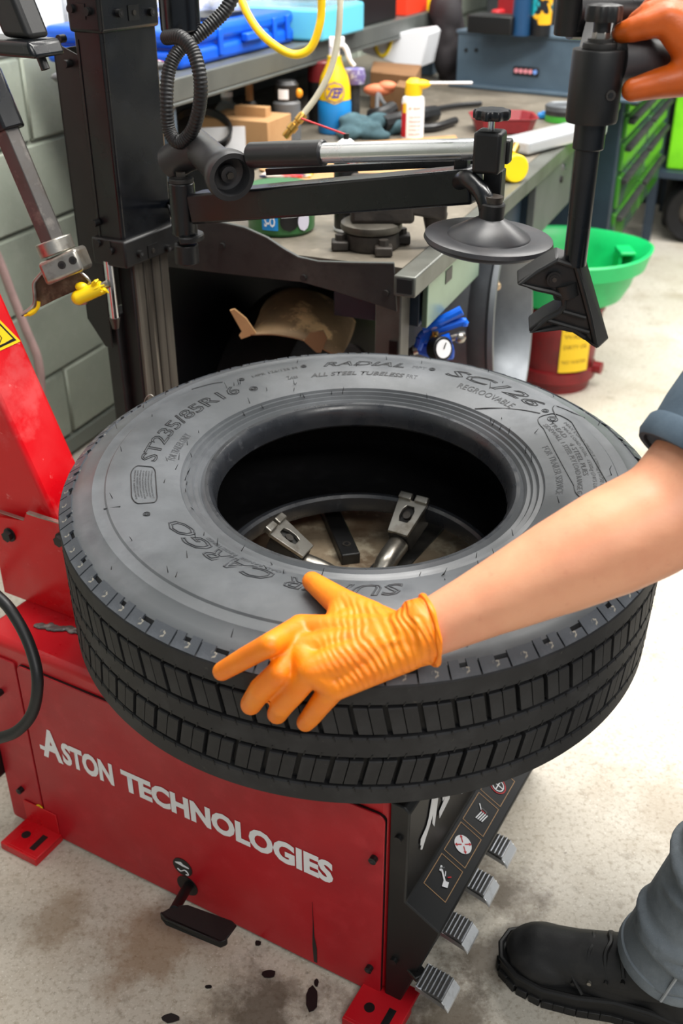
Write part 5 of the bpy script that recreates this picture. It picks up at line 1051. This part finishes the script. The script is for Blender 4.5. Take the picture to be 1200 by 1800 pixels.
# forearm profile as in the photo: slim at the wrist, full below the elbow
fa = lambda t: LW.lerp(LE, t)
bd.caps([(fa(.06), .0285), (fa(.12), .0310), (fa(.25), .0350), (fa(.42), .0420), (fa(.60), .0500), (fa(.78), .0560), (fa(.92), .0575), (LE, .0560), (LE.lerp(LS, .3), .0540), (LE.lerp(LS, .7), .055), (LS, .062)])
bd.caps([(RW, .029), (RW.lerp(RE, .3), .036), (RW.lerp(RE, .7), .047), (RE, .045), (RE.lerp(RS, .5), .048), (RS, .060)])
bd.caps([(HL, .105), (HL.lerp(KL, .5), .085), (KL, .058), (KL.lerp(AL, .35), .050), (AL, .030)]).caps([(HR, .105), (HR.lerp(KR, .5), .085), (KR, .058), (KR.lerp(AR, .35), .058), (AR, .042)])
hf = V((-.75, -.1, -.55)).normalized(); hs = hf.cross(Z).normalized(); hu = hs.cross(hf)
bd.ell(HD+hu*.03, (.078, .10, .105), (hs, hf, hu), 18, 12).ell(HD+hf*.035-hu*.05, (.055, .060, .060), (hs, hf, hu)).ell(HD+hf*.108-hu*.012, (.014, .020, .022), (hs, hf, hu)).ell(HD+hf*.085-hu*.055, (.026, .012, .010), (hs, hf, hu))
for s in (-1, 1): bd.ell(HD+hs*(.080*s)-hf*.01, (.012, .022, .032), (hs, hf, hu)); bd.ell(HD+hf*.088+hs*(.032*s)+hu*.018, (.016, .010, .007), (hs, hf, hu))
worker = blob('person', bd, SKIN, None, .0065, 8); tag(worker, 'worker in blue-grey shirt, grey jeans and orange gloves pressing hand on tyre', 'person')
# left glove, laid over the tyre shoulder
lg = B()
mi, mm, mr, mp_ = tpl(528, 1104, .036), tpl(524, 1142, .036), tcyl(546, 1178, .428), tcyl(588, 1206, .430)
I1, I2, I3 = tcyl(474, 1133, .422), tcyl(430, 1157, .4175), tcyl(390, 1180, .4150)
M1, M2, M3 = tcyl(490, 1182, .428), tcyl(458, 1212, .424), tcyl(441, 1238, .4140)
R1, R2, R3 = tcyl(520, 1213, .430), tcyl(496, 1240, .425), tcyl(487, 1255, .4150)
P1, P2, P3 = tcyl(564, 1236, .428), tcyl(546, 1260, .421), tcyl(537, 1270, .4150)
tb0, tb1, tb2, tb3 = tpl(650, 1090, .046), tpl(604, 1064, .043), tpl(572, 1040, .038), tpl(548, 1022, .0345)
lg.caps([(mi, .0145), (I1, .0122), (I2, .0116), (I3, .0105)]).caps([(mm, .0145), (M1, .0130), (M2, .0128), (M3, .0118)]).caps([(mr, .0145), (R1, .0128), (R2, .0122), (R3, .0112)]).caps([(mp_, .0140), (P1, .0122), (P2, .0110), (P3, .0102)])
lg.caps([(tb0, .0210), (tb1, .0175), (tb2, .0140), (tb3, .0115)])
wr = LW+(LE-LW)*.02; cuff = fa(.075)
wl_ = LW+(tpl(725, 1165, .05)-LW)*.40
for m, r in ((mi, .0150), (mm, .0155), (mr, .0155), (mp_, .0145)): lg.caps([(m, r), (m.lerp(LW, .5), .0200), (wr, .0270)])
lg.caps([(mi, .0140), (mm, .0145), (mr, .0150), (mp_, .0140)]); lg.caps([(tb1, .0165), (mi.lerp(LW, .35), .0150)]).caps([(tb1, .017), (LW, .025)]).caps([(tb0, .020), (mi.lerp(LW, .25), .016)]).caps([(mp_, .015), (wl_, .022)])
lg.caps([(mi.lerp(LW, .5), .019), (mp_.lerp(LW, .5), .020)])
cd = (LE-LW).normalized(); tlt = (cd+V((-.05, .0, -.34))).normalized()
lg.cyl(wr-cd*.01, cuff, .0300, .0340, n=28); lg.cyl(cuff-tlt*.016, cuff+tlt*.004, .0335, .0350, n=32)
# folds of the rubber across the back of the hand
for j in range(9):
    t = .04+.072*j; a_ = LW.lerp(mi, t); b_ = LW.lerp(mp_, t+.05); c0 = (a_+b_)/2; upv = (CP-c0).normalized(); w0 = .0275-.0085*min(1, t*1.5)
    pts = spl([a_+upv*(w0*.70)+(a_-b_)*.16, a_.lerp(b_, .30)+upv*w0+(mi-LW)*.03, a_.lerp(b_, .68)+upv*w0+(mi-LW)*.05, b_+upv*(w0*.74)+(b_-a_)*.12], 6)
    lg.tube(pts, [.0010+.0034*math.sin(PI*i/(len(pts)-1)) for i in range(len(pts))], 8)
nt = ORG.node_tree; N_ = nt.nodes; L__ = nt.links; tcg = N_['Texture Coordinate']; bs_ = N_['Principled BSDF']
dt = N_.new('ShaderNodeVectorMath'); dt.operation = 'DOT_PRODUCT'; dt.inputs[1].default_value = cd; L__.new(tcg.outputs['Object'], dt.inputs[0])
nz_ = N_.new('ShaderNodeTexNoise'); nz_.inputs['Scale'].default_value = 16; nz_.inputs['Detail'].default_value = 2; L__.new(tcg.outputs['Object'], nz_.inputs['Vector'])
ma = N_.new('ShaderNodeMath'); ma.operation = 'MULTIPLY_ADD'; ma.inputs[1].default_value = .030; L__.new(nz_.outputs['Fac'], ma.inputs[0]); L__.new(dt.outputs['Value'], ma.inputs[2])
mu = N_.new('ShaderNodeMath'); mu.operation = 'MULTIPLY'; mu.inputs[1].default_value = 2*PI/.0075; L__.new(ma.outputs[0], mu.inputs[0])
si = N_.new('ShaderNodeMath'); si.operation = 'SINE'; L__.new(mu.outputs[0], si.inputs[0])
ds_ = N_.new('ShaderNodeVectorMath'); ds_.operation = 'DISTANCE'; ds_.inputs[1].default_value = LW; L__.new(tcg.outputs['Object'], ds_.inputs[0])
mg = N_.new('ShaderNodeMapRange'); mg.inputs[1].default_value = .045; mg.inputs[2].default_value = .10; mg.inputs[3].default_value = 1; mg.inputs[4].default_value = .0; L__.new(ds_.outputs['Value'], mg.inputs[0])
hm = N_.new('ShaderNodeMath'); hm.operation = 'MULTIPLY'; L__.new(si.outputs[0], hm.inputs[0]); L__.new(mg.outputs[0], hm.inputs[1])
bw = N_.new('ShaderNodeBump'); bw.inputs['Strength'].default_value = .55; bw.inputs['Distance'].default_value = .0009; L__.new(hm.outputs[0], bw.inputs['Height'])
L__.new(bs_.inputs['Normal'].links[0].from_socket, bw.inputs['Normal']); L__.new(bw.outputs[0], bs_.inputs['Normal'])
gl = blob('glove', lg, ORG, worker, .0023, 3); gl['label'] = 'bright orange rubber glove on tyre'
ce = tlt.orthogonal().normalized(); cg = tlt.cross(ce)
B().tube([cuff+tlt*.004+ce*(.0352*math.cos(i*PI/24))+cg*(.0352*math.sin(i*PI/24)) for i in range(49)], [.0030+.0006*math.sin(i*.9) for i in range(49)], 8).obj('cuff_roll', ORG, gl)
# right glove round the handle
rg2 = B(); Yh = 1.185
def H(u, v, d=0): return px(u, v, Yh+d)
rk_i, rk_m, rk_r, rk_p = H(1172, 34), H(1180, 16, .012), H(1192, -2, .028), H(1206, -14, .045)
rg2.caps([(rk_i, .0170), (H(1140, 44, .002), .0142), (H(1112, 52, .008), .0128), (H(1092, 58, .016), .0108)])
rg2.caps([(rk_m, .0165), (H(1142, 26, .018), .0138), (H(1120, 40, .034), .0122), (H(1112, 62, .046), .0105)])
rg2.caps([(rk_r, .0155), (H(1160, 2, .036), .0135), (H(1140, 22, .052), .0122), (H(1130, 52, .062), .0105)])
rg2.caps([(rk_p, .0145), (H(1184, -8, .056), .0120), (H(1164, 10, .068), .0108), (H(1150, 34, .076), .0095)])
rg2.caps([(H(1245, 118, .0), .0230), (H(1200, 138, -.004), .0190), (H(1160, 146, -.006), .0160), (H(1112, 158, -.006), .0125)])
for m in (rk_i, rk_m, rk_r, rk_p): rg2.caps([(m, .0165), (m.lerp(RW, .45), .021), (RW, .029)])
rg2.caps([(H(1200, 138, -.004), .018), (H(1225, 90, .0), .024), (rk_i, .0165)]).caps([(H(1245, 118), .023), (RW, .029)]).caps([(H(1190, 60, .0), .017), (H(1240, 80), .027)])
rg2.caps([(RW, .031), (RW.lerp(RE, .10), .033)])
gr = blob('glove', rg2, ORGD, worker, .0028, 5); gr['label'] = 'dirty dark orange glove gripping tool handle'
# shirt
sb = B()
sb.caps([(PEL, .145), (PEL.lerp(CH, .35), .142), (PEL.lerp(CH, .7), .150), (CH, .143)]); sb.caps([(LS, .078), (CH.lerp(LS, .5), .112)]).caps([(RS, .078), (CH.lerp(RS, .5), .112)]).caps([(CH, .10), (NK.lerp(CH, .3), .075)])
hem = LE.lerp(LS, .19); sd = (LS-hem).normalized()
sb.cyl(hem, hem+sd*.05, .069, .073, n=28).cyl(hem+sd*.04, LS, .073, .080, n=28); sb.cyl(RE.lerp(RS, .35), RS, .066, .076, n=24)
shirt = blob('shirt', sb, SHIRT, worker, .006, 4); shirt['label'] = 'blue-grey short-sleeved shirt'
B().lathe([(.0660, -.002), (.0710, -.003), (.0745, .003), (.0745, .020), (.0720, .024), (.068, .02)], hem, sd, 40, closed=True).obj('sleeve_hem', SHIRT, shirt)
# jeans
jb2 = B(); jb2.caps([(PEL, .148), (HL, .125), (HL.lerp(KL, .5), .102), (KL, .080), (KL.lerp(AL, .5), .072)]).caps([(PEL, .148), (HR, .125), (HR.lerp(KR, .5), .102), (KR, .080), (KR.lerp(AR, .5), .072), (AR+Z*.05, .068)])
ld = (AL-KL).normalized(); hemc = AL+V((.002, 0, .022))
jb2.cyl(KL.lerp(AL, .45), hemc, .070, .070, n=28)
random.seed(21)
for i in range(8):  # bunched folds above the boot
    c = KL.lerp(hemc, .30+.64*i/7); an = -1.6+1.1*math.sin(i*2.1); e_ = ld.orthogonal().normalized(); g_ = ld.cross(e_); n_ = 17; pts = []
    for kx in range(n_):
        th_ = an+(kx/(n_-1)-.5)*3.4; pts.append(c+V((math.cos(th_)*.0705, math.sin(th_)*.0705, .030*(kx/(n_-1)-.5)*(1 if i % 2 else -1)+.010*math.sin(kx*.5))))
    jb2.tube(pts, [.003+.0090*math.sin(PI*kx/(n_-1)) for kx in range(n_)], 10)
jeans = blob('jeans', jb2, DENIM, worker, .0045, 4); jeans['label'] = 'faded grey denim jeans'
B().lathe([(.064, .0), (.0715, -.001), (.0735, .006), (.0730, .018), (.070, .020), (.064, .016)], hemc+V((0, 0, -.004)), -ld, 40, closed=True).obj('jeans_hem', DENIM, jeans)
sc_pts = []
for i in range(14):
    t = .45+.55*i/13; c = KL.lerp(hemc, t); vdir = (CP-c); vdir = (vdir-ld*vdir.dot(ld)).normalized(); sdv = ld.cross(vdir); sc_pts.append(c+(vdir*.94-sdv*.30).normalized()*(.0735 if i < 12 else .0745))
B().tube(spl(sc_pts, 3), .0022, 6).obj('side_seam', mk('pale_seam', (150, 154, 158), .8), jeans)
# boots
def boot(heel, fd, nm_label):
    fd = fd.normalized(); fq = V((-fd.y, fd.x, 0))
    def P(x, y, z): return heel+fd*x+fq*y+Z*z
    out = [(-.004, 0), (.004, .030), (.03, .040), (.08, .037), (.13, .038), (.18, .048), (.23, .052), (.27, .044), (.298, .024), (.305, 0), (.298, -.026), (.27, -.045), (.23, -.052), (.18, -.047), (.13, -.036), (.08, -.035), (.03, -.038), (.004, -.028)]
    ub = B()
    ub.caps([(P(.04, 0, .060), .044), (P(.055, 0, .120), .048), (P(.06, 0, .165), .050)])
    ub.caps([(P(.06, 0, .095), .046), (P(.13, 0, .075), .044), (P(.19, .0, .058), .042), (P(.245, 0, .050), .040), (P(.268, 0, .046), .030)])
    ub.ell(P(.235, 0, .045), (.062, .050, .038), (fd, fq, Z), 20, 12).ell(P(.15, 0, .05), (.09, .042, .045), (fd, fq, Z), 20, 12).ell(P(.05, 0, .045), (.055, .043, .045), (fd, fq, Z), 20, 12)
    ub.box(P(.15, 0, .030), (.27, .066, .03), (fd, fq, Z))
    bo = blob('boot', ub, BOOT, worker, .0042, 4); bo['label'] = nm_label
    so = B()
    so.prism([P(x, y*1.05, .009) for x, y in out], Z*.028); so.obj('sole', SOLE, bo, .005, 3)
    rnd = B()
    for i in range(18):
        (x0, y0), (x1, y1) = out[i], out[(i+1) % 18]; L_ = math.hypot(x1-x0, y1-y0); kn = max(1, round(L_/.020))
        for j in range(kn):
            t = (j+.5)/kn; x, y = x0+(x1-x0)*t, y0+(y1-y0)*t; dx, dy = (x1-x0)/L_, (y1-y0)/L_
            rnd.box(P(x*.985+.002, y*.985, .0075), (.0165, .014, .015), (fd*dx+fq*dy, fq*dx-fd*dy, Z))
    rnd.obj('sole_lugs', SOLE, bo, .001)
    B().tube([P(x, y*1.02, .038+.004*math.sin(x*20)) for x, y in out+out[:1]], .0045, 8).obj('welt', SOLE, bo)
    B().tube(spl([P(.175, -.047, .045), P(.195, -.036, .070), P(.205, 0, .088), P(.195, .036, .070), P(.175, .047, .045)], 5), .0022, 6).obj('toe_cap_seam', BOOT, bo)
    for i in range(5):
        x = .128+.022*i; z = .117-.0115*i
        B().tube(spl([P(x-.004, -.038, z-.020), P(x+.004, -.020, z+.004), P(x, 0, z+.009), P(x+.004, .020, z+.004), P(x-.004, .038, z-.020)], 4), .0036, 6).obj('lace', SOLE, bo)
    for s in (-1, 1):
        for i in range(4): e = P(.124+.022*i, .042*s, .092-.0115*i); B().cyl(e-fq*(.004*s), e+fq*(.004*s), .0032, n=10).obj('eyelet', STEEL if (i == 2 and s == 1) else SOLE, bo)
    return bo
boot(V((.525, .930, 0)), V((-.93, .37, 0)), 'black lace-up work boot on the floor'); boot(V((1.14, 1.33, 0)), V((-.93, .37, 0)), 'black lace-up work boot at the back')
hr = B().ell(HD+hu*.045-hf*.012, (.086, .105, .098), (hs, hf, hu), 18, 12).ell(HD-hf*.055, (.07, .06, .085), (hs, hf, hu))
blob('hair', hr, HAIR, worker, .006, 3)
